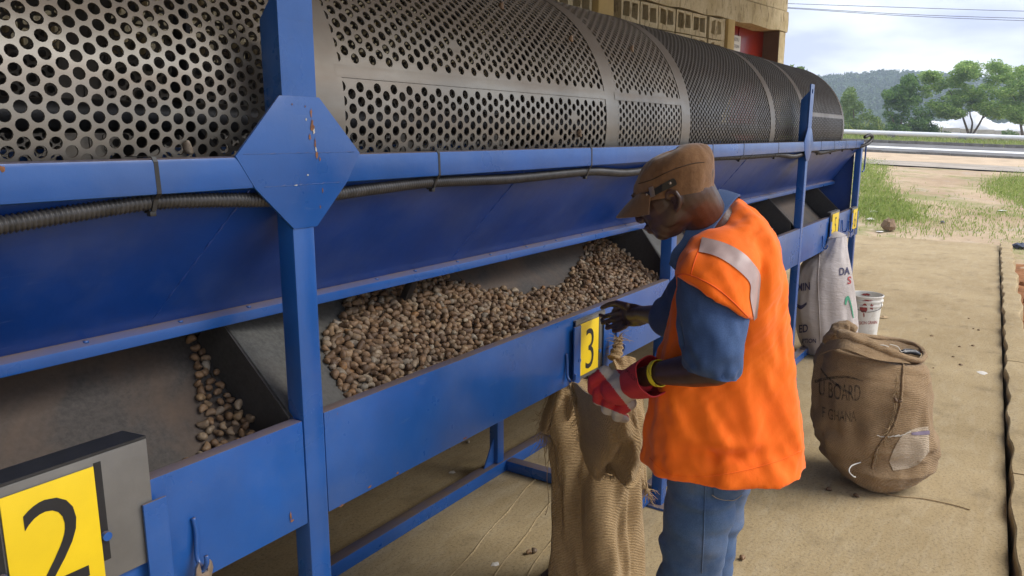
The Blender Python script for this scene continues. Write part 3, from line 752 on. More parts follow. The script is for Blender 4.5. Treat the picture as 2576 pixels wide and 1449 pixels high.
# hooks
def hook(x_, z_, big=False):
    P = smoothpath([(x_, YF - 0.003, z_ + 0.03), (x_ + 0.002, YF - 0.006, z_), (x_ - 0.004, YF - 0.012, z_ - 0.05), (x_ - 0.004, YF - 0.03, z_ - 0.065), (x_ - 0.004, YF - 0.042, z_ - 0.05), (x_ - 0.004, YF - 0.042, z_ - 0.035)], 5)
    m = MB(); m.tube(P, 0.005, 8); part(m, 'hook', 'blue', 0, 180)
hook(0.787, 0.945); hook(2.22, 0.93); hook(2.60, 0.95); hook(6.05, 0.93); hook(6.72, 0.99); hook(6.98, 0.96)
# open-ended spanner hanging on the first hook
M['steel'] = simple('worn_chrome_steel', (0.45, 0.38, 0.34), 0.35, 0.9, 0.2, 40)
sp = thing('spanner', (0.785, YF - 0.035, 0.70), 'small steel spanner hanging from a hook beside gate two', 'spanner')
c = Vector((0.783, YF - 0.034, 0.872))
o_ = []
for an in range(40, 321, 20): o_.append((0.019 * math.cos(rad(an + 90 - 0)), 0.024 * math.sin(rad(an + 90))))
prof = [(-0.010, 0.014), (-0.017, 0.004), (-0.019, -0.01), (-0.014, -0.026), (-0.008, -0.034), (-0.007, -0.14), (-0.014, -0.155), (-0.012, -0.175), (0.0, -0.18), (0.012, -0.175), (0.014, -0.155), (0.007, -0.14), (0.008, -0.034), (0.014, -0.026), (0.019, -0.01), (0.017, 0.004), (0.010, 0.014), (0.007, 0.004), (0.0065, -0.012), (-0.0065, -0.012), (-0.007, 0.004)]
m = MB(); m.prism([c + Vector((x_, 0, z_ + 0.012)) for x_, z_ in prof], (0, 0.007, 0)); m.build('body', M['steel'], sp, bevel=0.0015)

# unseen wall added behind the camera's left to block light and darken the machine
m = MB(); m.box(-3.2, -3.0, -1.1, 6.9, -0.15, 4.2); o = m.build('unseen_shade_wall', M['cream'], None, bevel=0.01); tag(o, 'unseen cream wall added to block light from the left', 'wall')
# chipped paint on the near gusset and post
M['chip'] = simple('rusty_bare_steel', (0.20, 0.085, 0.035), 0.8, 0, 0.5, 90); M['chip_pale'] = simple('pale_primer', (0.45, 0.42, 0.36), 0.8, 0, 0.2, 90)
def chip(px, py, w, hh, seed, mt='chip', y=YF - 0.0064):
    r = random.Random(seed); n = 14; c = at_y(px, py, y)
    k = (at_y(px + 1, py, y) - c).length; kz = (at_y(px, py + 1, y) - c).length
    pts = [(c.x + w * k * math.cos(2 * math.pi * i / n) * r.uniform(0.35, 1.2), y, c.z + hh * kz * math.sin(2 * math.pi * i / n) * r.uniform(0.45, 1.15)) for i in range(n)]
    m = MB(); m.prism(pts, (0, 0.0001, 0)); m.build('paint_chip', M[mt], mach)
for q in ((783, 285, 3, 14, 1), (786, 318, 5, 22, 2), (780, 345, 3, 10, 3), (793, 360, 3, 16, 4), (797, 392, 4, 12, 5), (805, 400, 2, 6, 6), (768, 268, 2, 4, 7), (735, 262, 3, 3, 8), (812, 480, 2, 8, 12), (806, 520, 2, 5, 13)): chip(*q)
for q in ((790, 330, 3, 9, 21), (795, 375, 2, 8, 22), (770, 300, 2, 5, 23), (775, 440, 3, 2, 24), (745, 466, 5, 1.5, 25)): chip(*q, 'chip_pale', YF - 0.0066)
for q in ((732, 1298, 3, 12, 31), (736, 1310, 6, 4, 32), (860, 1272, 6, 3, 35), (930, 1225, 5, 3, 36), (1000, 1190, 3, 4, 37), (1170, 1102, 6, 3, 38)): chip(*q[:5], 'chip', YF - 0.0026 if q[0] < 750 else YF - 0.0006)
for q in ((5, 425, 9, 9, 33), (393, 408, 4, 3, 34)): chip(*q, 'chip', YF - 0.0044)
# ------------------------------------------------------------------ far things: hill, trees, tarpaulin, cables
def leafmat(name, a, b_, tr=0.35):
    m, nt, b = nmat(name)
    g = nt.nodes.new('ShaderNodeNewGeometry')
    c = mixc(nt, g.outputs['Random Per Island'], a, b_)
    nt.links.new(c, b.inputs['Base Color']); b.inputs['Roughness'].default_value = 0.6; b.inputs['Specular IOR Level'].default_value = 0.25
    t = nt.nodes.new('ShaderNodeBsdfTranslucent'); nt.links.new(c, t.inputs[0])
    mx = nt.nodes.new('ShaderNodeMixShader'); mx.inputs[0].default_value = tr
    out = [n for n in nt.nodes if n.type == 'OUTPUT_MATERIAL'][0]
    nt.links.new(b.outputs[0], mx.inputs[1]); nt.links.new(t.outputs[0], mx.inputs[2]); nt.links.new(mx.outputs[0], out.inputs[0])
    return m
M['leaf_dark'] = leafmat('dark_leaves', (0.07, 0.155, 0.04), (0.20, 0.31, 0.10), 0.5)
M['leaf_light'] = leafmat('feathery_leaves', (0.15, 0.28, 0.06), (0.42, 0.55, 0.18), 0.55)
M['leaf_yellow'] = leafmat('pale_scrub_leaves', (0.11, 0.19, 0.045), (0.24, 0.33, 0.11))
M['grass'] = leafmat('grass_blades', (0.19, 0.28, 0.05), (0.40, 0.46, 0.14))
M['bark'] = simple('bark', (0.16, 0.125, 0.09), 0.95, 0, 0.3, 6, 0.5, 20, 0.1)
M['hill'] = simple('forest_floor', (0.035, 0.065, 0.03), 1, 0, 0.3, 0.05, 0, 1, 0.0)
def leaf_quads(centres, size, rng, flat=0.4, droop=0.0):
    c = np.asarray(centres); n = len(c)
    a = rng.normal(size=(n, 3)); a[:, 2] *= flat; a /= np.linalg.norm(a, axis=1)[:, None] + 1e-9; a[:, 2] -= droop
    b_ = rng.normal(size=(n, 3)); b_ -= a * (a * b_).sum(1)[:, None]; b_ /= np.linalg.norm(b_, axis=1)[:, None] + 1e-9
    s = size * rng.uniform(0.6, 1.35, n)[:, None]
    V = np.stack([c - a * s, c + b_ * s * 0.42, c + a * s, c - b_ * s * 0.42], 1).reshape(-1, 3)
    return V, np.arange(4 * n).reshape(-1, 4)
def tree(name, label, base, stems, clumps, leafm, leaf, per, rng, flat=0.45, group=None, squash=0.55, droop=0.0):
    root = thing(name, base, label, 'tree', group)
    tr = MB()
    for st in stems:
        P = smoothpath([Vector(base) + Vector(q) for q, _ in st], 4); n = len(P)
        r0, r1 = st[0][1], st[-1][1]
        tr.tube(P, [r0 + (r1 - r0) * i / (n - 1) for i in range(n)], 6)
    tr.build('trunk', M['bark'], root, smooth=180)
    pts = []
    for (c, r) in clumps:
        c = Vector(base) + Vector(c); k = int(per * r * r)
        d = rng.normal(size=(k, 3)); d /= np.linalg.norm(d, axis=1)[:, None]; d *= rng.uniform(0.25, 1.0, k)[:, None] ** 0.6 * r
        d[:, 2] *= squash
        pts.append(d + np.array(c))
    V, F = leaf_quads(np.concatenate(pts), leaf, rng, flat, droop)
    link('crown', npmesh('crown', V, F), M[leafm], root)
    return root
rng = np.random.default_rng(11)
def offs(base, x, y, d):                        # pixel at the tree's distance -> offset from its base
    return tuple(at_d(x, y, d) - Vector(base))
GR = 'trees beyond the road'
def px_tree(name, label, bx, by, d, stems, clumps, leafm, leaf, per, **k):
    base = at_d(bx, by, d); base.z -= 0.15
    st = [[(offs(base, x, y, d + dd) if (x, y) != (bx, by) else (0, 0, 0), r) for x, y, dd, r in s_] for s_ in stems]
    cl = [(offs(base, x, y, d + rng.uniform(-1.0, 1.0) * dd), r * d / 1967.0) for x, y, dd, r in clumps]
    return tree(name, label, base, st, cl, leafm, leaf, per, rng, group=None, **k)
def scatter_clumps(poly_rows, k, r0, r1, dd):
    out = []
    for _ in range(k):
        (y, x0, x1) = poly_rows[int(rng.integers(len(poly_rows)))]
        out.append((rng.uniform(x0, x1), y + rng.uniform(-8, 8), dd, rng.uniform(r0, r1)))
    return out
px_tree('feathery_tree', 'airy light green tree with forked slender trunks behind the pipe rail', 2440, 340, 58,
        [[(2440, 340, 0, .10), (2424, 300, 0, .08), (2412, 265, .4, .05), (2385, 225, .5, .025)], [(2440, 340, 0, .09), (2446, 310, .2, .07), (2440, 280, .5, .05), (2455, 225, .6, .025)],
         [(2446, 340, 0, .09), (2470, 300, -.3, .07), (2480, 265, 0, .05), (2490, 215, .4, .025)], [(2470, 300, -.3, .05), (2510, 262, .3, .03), (2530, 225, .5, .02)], [(2412, 265, .4, .04), (2360, 245, .5, .02)]],
        scatter_clumps([(168, 2420, 2450), (165, 2495, 2525), (190, 2330, 2350), (190, 2395, 2470), (195, 2490, 2540), (210, 2325, 2545), (225, 2310, 2540), (240, 2320, 2545), (255, 2335, 2545), (240, 2330, 2545), (262, 2340, 2545), (272, 2350, 2405), (272, 2440, 2535), (284, 2365, 2412), (284, 2470, 2515), (180, 2400, 2530)], 165, 10, 27, 1.6),
        'leaf_light', 0.10, 520, squash=0.5, flat=0.35, droop=0.25)
px_tree('broadleaf_bush', 'dense dark green bushy tree with pale shoots beside the pipe rail', 2265, 336, 57,
        [[(2265, 336, 0, .09), (2268, 300, 0, .06), (2280, 250, 0, .03), (2288, 208, 0, .015)], [(2265, 336, 0, .07), (2240, 290, 0, .04), (2225, 262, 0, .02)], [(2265, 336, 0, .07), (2300, 300, 0, .04), (2325, 285, 0, .02)]],
        scatter_clumps([(205, 2280, 2295), (222, 2276, 2300), (232, 2255, 2275), (243, 2232, 2250), (248, 2262, 2310), (262, 2225, 2320), (276, 2222, 2330), (290, 2225, 2340), (304, 2228, 2345), (318, 2235, 2345), (328, 2240, 2330)], 120, 9, 21, 1.6),
        'leaf_dark', 0.11, 520, squash=0.8, flat=0.8)
px_tree('spreading_tree', 'green feathery tree cut by the frame edge beside the tarpaulin', 2575, 345, 54,
        [[(2575, 345, 0, .11), (2566, 305, 0, .08), (2560, 265, .3, .05), (2545, 235, .5, .02)], [(2566, 305, 0, .06), (2590, 260, 0, .04), (2610, 220, 0, .02)]],
        scatter_clumps([(175, 2565, 2620), (195, 2550, 2640), (212, 2530, 2650), (228, 2520, 2660), (245, 2515, 2660), (258, 2518, 2660), (272, 2530, 2640), (288, 2545, 2620), (300, 2550, 2600)], 100, 11, 27, 1.6),
        'leaf_light', 0.10, 520, squash=0.55, flat=0.4, droop=0.15)
px_tree('scrub_tree', 'pale green scrub tree growing beside the drum end', 2150, 338, 62,
        [[(2150, 338, 0, .06), (2148, 290, 0, .04), (2142, 245, 0, .02)], [(2150, 338, 0, .05), (2165, 300, 0, .03), (2170, 275, 0, .015)]],
        scatter_clumps([(232, 2128, 2142), (245, 2130, 2150), (258, 2125, 2155), (272, 2125, 2170), (288, 2125, 2190), (302, 2130, 2215), (316, 2130, 2225), (328, 2130, 2225)], 70, 8, 17, 1.5),
        'leaf_yellow', 0.12, 420, squash=0.9, flat=1.0)
px_tree('drooping_tree', 'small tree top with drooping reddish leaves behind the wall corner', 2010, 330, 42,
        [[(2010, 330, 0, .07), (2006, 240, 0, .05), (1998, 185, 0, .03)], [(2006, 240, 0, .04), (2016, 195, 0, .02)]],
        [(1988, 172, .3, 9), (2000, 178, .3, 10), (2012, 170, .3, 8), (2022, 178, .3, 8), (2005, 190, .4, 14), (1992, 195, .4, 12), (2018, 192, .3, 10), (2000, 210, .5, 18), (2012, 225, .5, 18)],
        'leaf_yellow', 0.12, 560, squash=1.0, flat=1.6, droop=0.5)
for k, (x, y, w, lm, lab) in enumerate(((2185, 338, 26, 'leaf_yellow', 'low pale scrub bush behind the left end of the pipe rail'), (2362, 341, 22, 'leaf_dark', 'low dark bush in front of the white wall'), (2545, 350, 20, 'leaf_dark', 'small dark bush under the frame-edge tree'), (2318, 338, 20, 'leaf_dark', 'small bush at the near end of the white wall'))):
    px_tree('bush', lab, x, y, 57, [[(x, y, 0, .03), (x + 2, y - 14, 0, .01)]], [(x + rng.uniform(-w, w), y - rng.uniform(2, 18), .5, rng.uniform(5, 10)) for _ in range(16)], lm, 0.10, 500, squash=0.9, flat=0.9)
# tall grass stand left
def blades(P, h0, h1, w, rng, lean=0.35):
    P = np.asarray(P); n = len(P); h_ = rng.uniform(h0, h1, n)[:, None]; an = rng.uniform(0, 2 * np.pi, n)
    d = np.stack([np.cos(an), np.sin(an), np.zeros(n)], 1); l = rng.normal(size=(n, 3)) * lean; l[:, 2] = 0
    up = np.array([0, 0, 1.0]); ww = w * rng.uniform(0.6, 1.3, n)[:, None]
    V = np.stack([P - d * ww, P + d * ww, P + (up + l * 0.45) * h_ * 0.6 + d * ww * 0.7, P + (up * 0.95 + l) * h_, P + (up + l * 0.45) * h_ * 0.6 - d * ww * 0.7], 1).reshape(-1, 3)
    return V, np.arange(5 * n).reshape(-1, 5)
def proj(p):
    d = Vector(p) - CC; z = d.dot(CF); return PW / 2 + FPX * d.dot(CR) / z, PH / 2 - FPX * d.dot(CU) / z
def inpoly(x, y, poly):
    c = False
    for i in range(len(poly)):
        x1, y1 = poly[i]; x2, y2 = poly[i - 1]
        if (y1 > y) != (y2 > y) and x < (x2 - x1) * (y - y1) / (y2 - y1) + x1: c = not c
    return c
def grass_patch(name, label, t0, t1, s0, s1, n, h0, h1, w, polys=None, thin=None):
    pts = []
    r = random.Random(5)
    while len(pts) < n:
        t = r.uniform(t0, t1); s_ = r.uniform(s0, s1); p = terr(t, s_)
        if 2.2 < t < 6: p.z += 0.035 * lump(p.x, p.y) * min(1, (t - 2.2) * 2)
        if thin:
            v = 0.5 + 0.5 * lump(p.x * 0.55 + 3, p.y * 0.7 + 1)
            if r.random() > thin * max(0.0, v * 2 - 0.55): n -= 0.35; continue
        if polys:
            x, y = proj(p); x += r.gauss(0, 18); y += r.gauss(0, 9)
            if not any(inpoly(x, y, q) for q in polys): n -= 0.02; continue
        pts.append(tuple(p))
    V, F = blades(pts, h0, h1, w, rng)
    o = link(name, npmesh(name, V, F), M['grass']); tag(o, label, 'grass', None, 'stuff'); return o
LEFTG = [(2150, 395), (2200, 405), (2245, 428), (2235, 470), (2300, 510), (2345, 545), (2400, 575), (2420, 602), (2290, 600), (2150, 588)]
LEFT2 = [(2150, 400), (2215, 415), (2225, 470), (2290, 520), (2330, 552), (2240, 560), (2150, 545)]
RIGHTG = [(2470, 470), (2500, 452), (2600, 440), (2600, 530), (2510, 492)]
grass_patch('grass', 'bright green grass growing beside the track and the slab', 2.05, 5.2, -1.2, 1.6, 12000, 0.04, 0.15, 0.008, [LEFT2, RIGHTG])
grass_patch('grass', 'sparse trampled grass and straw on the sand beyond the slab', 2.0, 4.9, -0.8, 1.7, 9000, 0.03, 0.09, 0.007, [LEFTG, [(2160, 560), (2400, 560), (2600, 560), (2600, 640), (2160, 600)], [(2300, 480), (2480, 500), (2600, 540), (2600, 600), (2300, 560)]], thin=0.9)
grass_patch('verge_grass', 'grass verge below the white pipe rail', 6.98, 8.2, -0.8, 1.7, 6000, 0.12, 0.4, 0.02)
grass_patch('tall_grass', 'tall pale grass standing behind the pipe rail', 8.2, 9.0, -1.5, 0.5, 1600, 0.6, 1.7, 0.03)
# tarpaulin heap and low white wall
M['tarp'] = simple('white_tarpaulin', (0.72, 0.73, 0.75), 0.5, 0, 0.12, 0.8, 0.3, 3)
M['whitewash'] = simple('whitewashed_block', (0.62, 0.61, 0.58), 0.9, 0, 0.2, 1.2, 0.3, 5)
a = at_d(2290, 343, 64); b_ = at_d(2640, 352, 60); d = (b_ - a); L = d.length; d.normalize(); nn = Vector((0, 0, 1)).cross(d)
ww = thing('white_wall', a.lerp(b_, 0.5), 'low whitewashed block wall behind the pipe rail', 'wall')
bl = MB().box(0, 1.16, 0, 0.25, 0, 0.36).mesh('wall_block', 0.02, 1)
for r in range(3):
    k = 0; u = -0.6 if r % 2 else 0.0
    while u < L:
        o = link('wall_block', bl, M['whitewash'], ww)
        z0 = a.z + (b_.z - a.z) * u / L - 0.3
        o.matrix_basis = Matrix.Translation(a + d * u + nn * R_.uniform(-0.02, 0.02) + Vector((0, 0, z0 - a.z + r * 0.37 - (b_.z - a.z) * u / L + (b_.z - a.z) * u / L))) @ Matrix.Rotation(math.atan2(d.y, d.x), 4, 'Z')
        u += 1.18
mb = MB(); nx, ny = 60, 24
for i in range(nx + 1):
    for j in range(ny + 1):
        u = -1 + (L + 2) * i / nx; v = 0.6 + 6.0 * j / ny
        f_ = u / L
        hgt = 0.95 + 0.55 * math.exp(-((f_ - 0.52) / 0.10) ** 2) + 0.35 * math.exp(-((f_ - 0.40) / 0.16) ** 2) + 0.15 * math.sin(f_ * 17)
        z = hgt * math.sin(math.pi * (j / ny)) ** 0.55 + 0.06 * math.sin(i * 1.3 + j) * math.sin(math.pi * j / ny) + 0.05 * math.sin(i * 2.9 - j * 0.7)
        p = a + d * u + nn * (v) * (1 if nn.dot(FH) > 0 else -1); mb.v.append((p.x, p.y, a.z + (b_.z - a.z) * max(0, min(1, f_)) - 0.25 + 0.55 * (j > 0) + z))
for i in range(nx):
    for j in range(ny):
        q = i * (ny + 1) + j; mb.f.append((q, q + 1, q + ny + 2, q + ny + 1))
tp = mb.build('tarpaulin', M['tarp'], None, smooth=50); fix_normals(tp.data); tag(tp, 'crumpled white tarpaulin heap behind the low white wall', 'tarpaulin')
# wooded hill
mb = MB(); ridge = [(1900, 232), (2000, 222), (2060, 214), (2100, 208), (2150, 203), (2200, 199), (2260, 198), (2330, 202), (2400, 208), (2470, 215), (2560, 222), (2700, 238), (2900, 260)]
rows_ = []
for d_, f_ in ((230, 0.0), (270, 0.30), (310, 0.62), (350, 0.90), (375, 1.0), (430, 0.95)):
    rows_.append([at_d(x, 345 + (y - 345) * f_ if d_ <= 375 else y + 6, d_) for x, y in ridge])
fr = []
for r in rows_:
    mb.v += [tuple(p) for p in r]
n = len(ridge)
for i in range(len(rows_) - 1):
    for j in range(n - 1): mb.f.append((i * n + j, i * n + j + 1, (i + 1) * n + j + 1, (i + 1) * n + j))
hl = mb.build('hill', M['hill'], None, smooth=180); fix_normals(hl.data); tag(hl, kind='structure')
M['forest'] = leafmat('forest_leaves', (0.035, 0.085, 0.03), (0.12, 0.19, 0.075), 0.3)
pts = []; 
for _ in range(1700):
    i = int(rng.integers(len(rows_) - 1)); j = int(rng.integers(n - 1)); u, v = rng.random(2)
    p = rows_[i][j].lerp(rows_[i][j + 1], u).lerp(rows_[i + 1][j].lerp(rows_[i + 1][j + 1], u), v)
    r = rng.uniform(2.2, 4.2); k = 42
    q = rng.normal(size=(k, 3)); q /= np.linalg.norm(q, axis=1)[:, None]; q *= r * rng.uniform(0.6, 1.0, k)[:, None]; q[:, 2] = q[:, 2] * 0.8 + r * 0.4
    pts.append(q + np.array(p))
V, F = leaf_quads(np.concatenate(pts), 0.95, rng, 0.9)
fo = link('hill_forest', npmesh('hill_forest', V, F), M['forest']); tag(fo, 'hazy wooded hill covered with dense forest', 'forest', None, 'stuff')
# power cables
M['cable'] = simple('cable_black', (0.03, 0.03, 0.03), 0.6)
for k, (y0, y1, y2) in enumerate(((9, 16, 28), (19, 33, 46), (21, 37, 52))):
    P = [at_d(x, y, 34 + (x - 2300) * -0.004) for x, y in ((1780, y0 - 9 - k), (1985, y0), (2280, y1 + 3), (2576, y2), (2800, y2 + 2 + k))]
    o = MB().tube(smoothpath(P, 6), 0.011, 5).build('power_cable', M['cable'], None, smooth=180)
    tag(o, ['highest thin black overhead cable crossing the sky alone', 'upper overhead cable of the sagging close pair', 'lower overhead cable of the sagging close pair'][k], 'cable')
# haze
mb = MB().box(-70, 520, -260, 420, -2.5, 75)
hz = mb.build('haze', None); hz.data.materials.clear()
m, nt, b = nmat('thin_haze'); nt.nodes.remove(b); pv = nt.nodes.new('ShaderNodeVolumePrincipled')
pv.inputs['Color'].default_value = (0.72, 0.82, 1.0, 1); pv.inputs['Density'].default_value = 0.0012; pv.inputs['Anisotropy'].default_value = 0.0
out = [n_ for n_ in nt.nodes if n_.type == 'OUTPUT_MATERIAL'][0]; nt.links.new(pv.outputs[0], out.inputs['Volume'])
hz.data.materials.append(m); tag(hz, 'thin pale haze in the air', 'haze', None, 'stuff')
# ------------------------------------------------------------------ cashew nuts
def nutmat(name, island):
    m, nt, b = nmat(name)
    if island:
        g = nt.nodes.new('ShaderNodeNewGeometry'); r = g.outputs['Random Per Island']
    else:
        g = nt.nodes.new('ShaderNodeObjectInfo'); r = g.outputs['Random']
    c = ramp(nt, r, [(0.0, (0.10, 0.06, 0.034)), (0.2, (0.18, 0.108, 0.058)), (0.45, (0.25, 0.152, 0.080)), (0.62, (0.20, 0.148, 0.098)), (0.76, (0.33, 0.215, 0.11)), (0.86, (0.25, 0.22, 0.17)), (0.93, (0.27, 0.135, 0.05)), (1.0, (0.36, 0.30, 0.21))])
    c = mixc(nt, ramp(nt, noise(nt, 70, 4, 0.7), [(0.42, 0.0), (0.62, 0.55)]), c, (0.105, 0.065, 0.038))
    nt.links.new(c, b.inputs['Base Color']); b.inputs['Roughness'].default_value = 0.55; b.inputs['Specular IOR Level'].default_value = 0.35
    bump(nt, b, noise(nt, 160, 3), 0.35, 0.003)
    return m
M['nut'] = nutmat('cashew_shell', False); M['nut_heap'] = nutmat('cashew_shell_heap', True)
def nut_mesh(seed, nu=12, nv=8):
    r = random.Random(seed); V = []; F = []
    a = 0.0138 * r.uniform(0.88, 1.12); b_ = 0.0108 * r.uniform(0.9, 1.12); c = 0.0094 * r.uniform(0.9, 1.1); kb = r.uniform(0.35, 0.75)
    for j in range(nv + 1):
        t = math.pi * j / nv
        x = -math.cos(t)
        rr = math.sin(t) ** 0.85 if 0 < j < nv else 0.0
        w = rr * (1 + 0.22 * x)                  # one fat end, one slim end
        for i in range(nu if 0 < j < nv else 1):
            an = 2 * math.pi * i / nu
            y = w * math.cos(an); z = w * math.sin(an)
            if y < 0: y *= 0.86 + 0.35 * min(1, abs(x) * 1.4) * 0.4 - 0.12
            V.append((x * a * (1 - 0.0 * x), y * b_ - kb * b_ * (x * x - 0.35), z * c))
    def idx(j, i):
        if j == 0: return 0
        if j == nv: return 1 + (nv - 1) * nu
        return 1 + (j - 1) * nu + i % nu
    for j in range(nv):
        for i in range(nu):
            q = [idx(j, i), idx(j, i + 1), idx(j + 1, i + 1), idx(j + 1, i)]
            q = list(dict.fromkeys(q)); F.append(tuple(q[::-1]))
    return V, F
NV = [nut_mesh(k) for k in range(5)]; NVL = [nut_mesh(k, 8, 6) for k in range(5)]
NM = []
for V, F in NV:
    me = bpy.data.meshes.new('cashew_nut'); me.from_pydata(V, [], F); fix_normals(me); shade(me); me.materials.append(M['nut']); NM.append(me)
rn = random.Random(21)
def rand_rot(flat=0.9):
    return Euler((rn.gauss(0, flat), rn.gauss(0, 0.45), rn.uniform(0, 6.3))).to_matrix()
def interp(tab, x):
    for (a, b_), (c, d) in zip(tab[:-1], tab[1:]):
        if x <= c: return b_ + (d - b_) * max(0, (x - a)) / (c - a)
    return tab[-1][1]
YB = [(1.07, 1.66), (1.47, 1.66), (1.90, 1.66), (2.0, 1.655), (2.06, 1.62), (2.12, 1.588), (2.38, 1.533), (2.65, 1.512), (2.70, 1.535), (2.78, 1.56), (2.95, 1.59), (3.05, 1.64), (3.19, 1.66)]
def sheet_z(x, y): return 1.085 + (y - 1.316) * 0.848 - 0.29 * (x - 1.066)
nuts = []                                      # (pos, rot, scale)
def poisson(cands, dmin):
    cell = {}; out = []
    for p in cands:
        k = (int(p.x // dmin), int(p.y // dmin), int(p.z // dmin)); ok = True
        for a in (-1, 0, 1):
            for b_ in (-1, 0, 1):
                for c in (-1, 0, 1):
                    for q in cell.get((k[0] + a, k[1] + b_, k[2] + c), ()):
                        if (q - p).length_squared < dmin * dmin: ok = False; break
        if ok: cell.setdefault(k, []).append(p); out.append(p)
    return out
cand = []
for _ in range(80000):
    x = rn.uniform(1.075, 3.185); yb = interp(YB, x) + rn.gauss(0, 0.008); y = rn.uniform(1.328, yb)
    f_ = (y - 1.32) / (yb - 1.32)
    zr = 1.028 + 0.012 * math.sin(x * 6.1) + (0.02 if x > 2.7 else 0)
    z = zr + (tz(yb) - zr) * f_ + 0.016 * math.sin(math.pi * f_) + 0.008 * math.sin(x * 9 + y * 14) + rn.uniform(-0.006, 0.006)
    if x < 1.75 and z < sheet_z(x, y) + 0.004: continue
    z = max(z, tz(y) + 0.008)
    cand.append(Vector((x, y, z)))
surf = poisson(cand, 0.0180)
under = [p + Vector((rn.uniform(-0.01, 0.01), rn.uniform(-0.008, 0.008), -0.017)) for p in surf]
bay2 = []
for _ in range(4000):
    x = rn.uniform(0.88, 1.055); f_ = (x - 0.88) / 0.175
    ymin = 1.40 - 0.04 * f_ + 0.06 * max(0, f_ - 0.75) * 4 * 0.6; ymax = 1.425 + 0.26 * f_ ** 2.2 + 0.015
    y = rn.uniform(ymin, ymax)
    z = tz(y) + 0.012 + max(0, 0.05 * f_ - 0.25 * (y - ymin)) * rn.random()
    bay2.append(Vector((x, y, z)))
bay2 = poisson(bay2, 0.0185)
order = sorted(surf, key=lambda p: (p - CC).length)
N3 = 235
def add_nut(p, label, group=None, s_=None, rot=None):
    o = bpy.data.objects.new('cashew_nut', NM[rn.randrange(5)]); COL.objects.link(o)
    s_ = s_ or rn.uniform(0.78, 1.18)
    o.matrix_world = Matrix.Translation(p) @ (rot or rand_rot()).to_4x4() @ Matrix.Scale(s_, 4)
    return tag(o, label, 'cashew nut', group)
for p in order[:N3]: add_nut(p, 'brown cashew nut in the big pile behind the rail of gate three', 'cashew nuts of the big pile')
for p in bay2[:60]: add_nut(p, 'brown cashew nut in the small heap against the divider of bay two', 'cashew nuts of the small heap', rn.uniform(0.72, 0.95))
hv, hf = [], []
for p in order[N3:] + under + bay2[60:]:
    V, F = NVL[rn.randrange(5)]; mt = rand_rot() * rn.uniform(0.86, 1.12); o_ = len(hv)
    hv += [tuple(mt @ Vector(v) + p) for v in V]; hf += [tuple(i + o_ for i in f) for f in F]
me = bpy.data.meshes.new('nut_heap'); me.from_pydata(hv, [], hf); fix_normals(me); shade(me)
tag(link('nut_heap', me, M['nut_heap']), 'heap of raw cashew nuts filling the tray behind gate three', 'cashew nuts', None, 'stuff')
# loose nuts on the floor and on the drum
FL = [((2085, 1230), 'dark cashew nut on the floor in front of the standing burlap sack'), ((2155, 1246), 'pale split cashew nut on the floor by the loose twine'), ((2312, 1206), 'round dark cashew nut on the floor right of the standing sack'),
      ((1868, 1403), 'cashew nut on the floor beside the worker jeans'), ((1330, 1389), 'first of two touching cashew nuts on the floor by the hanging sack'), ((1343, 1384), 'second of two touching cashew nuts on the floor by the hanging sack'), ((1175, 1111), 'cashew nut on the floor behind the back floor rail'), ((1130, 1128), 'small dark cashew nut on the floor near the back leg')]
for (x, y), lab in FL: add_nut(at_z(x, y, 0.010), lab, None, 1.05 if x != 1130 else 0.7, Euler((0.2, 0.1, rn.uniform(0, 6))).to_matrix())
def on_drum(x, y):
    r = ray(x, y); o_ = CC - Vector((0, DY, DZ)); a = r.y ** 2 + r.z ** 2; b_ = 2 * (o_.y * r.y + o_.z * r.z); c = o_.y ** 2 + o_.z ** 2 - (DR + 0.006) ** 2
    t = (-b_ - math.sqrt(b_ * b_ - 4 * a * c)) / (2 * a); return CC + r * t
for (x, y), lab in (((473, 370), 'cashew nut stuck in the low drum holes left of the near post'), ((1458, 335), 'pale cashew nut stuck in the drum just above the beam'), ((1437, 97), 'cashew nut stuck upright near the top of the drum before the wide band'), ((1590, 122), 'cashew nut stuck upright near the top of the drum after the wide band'), ((1262, 14), 'cashew nut stuck on the drum crest under the wall pilaster')):
    add_nut(on_drum(x, y), lab, None, 0.95, Euler((0.4, 1.2, 0.5)).to_matrix())

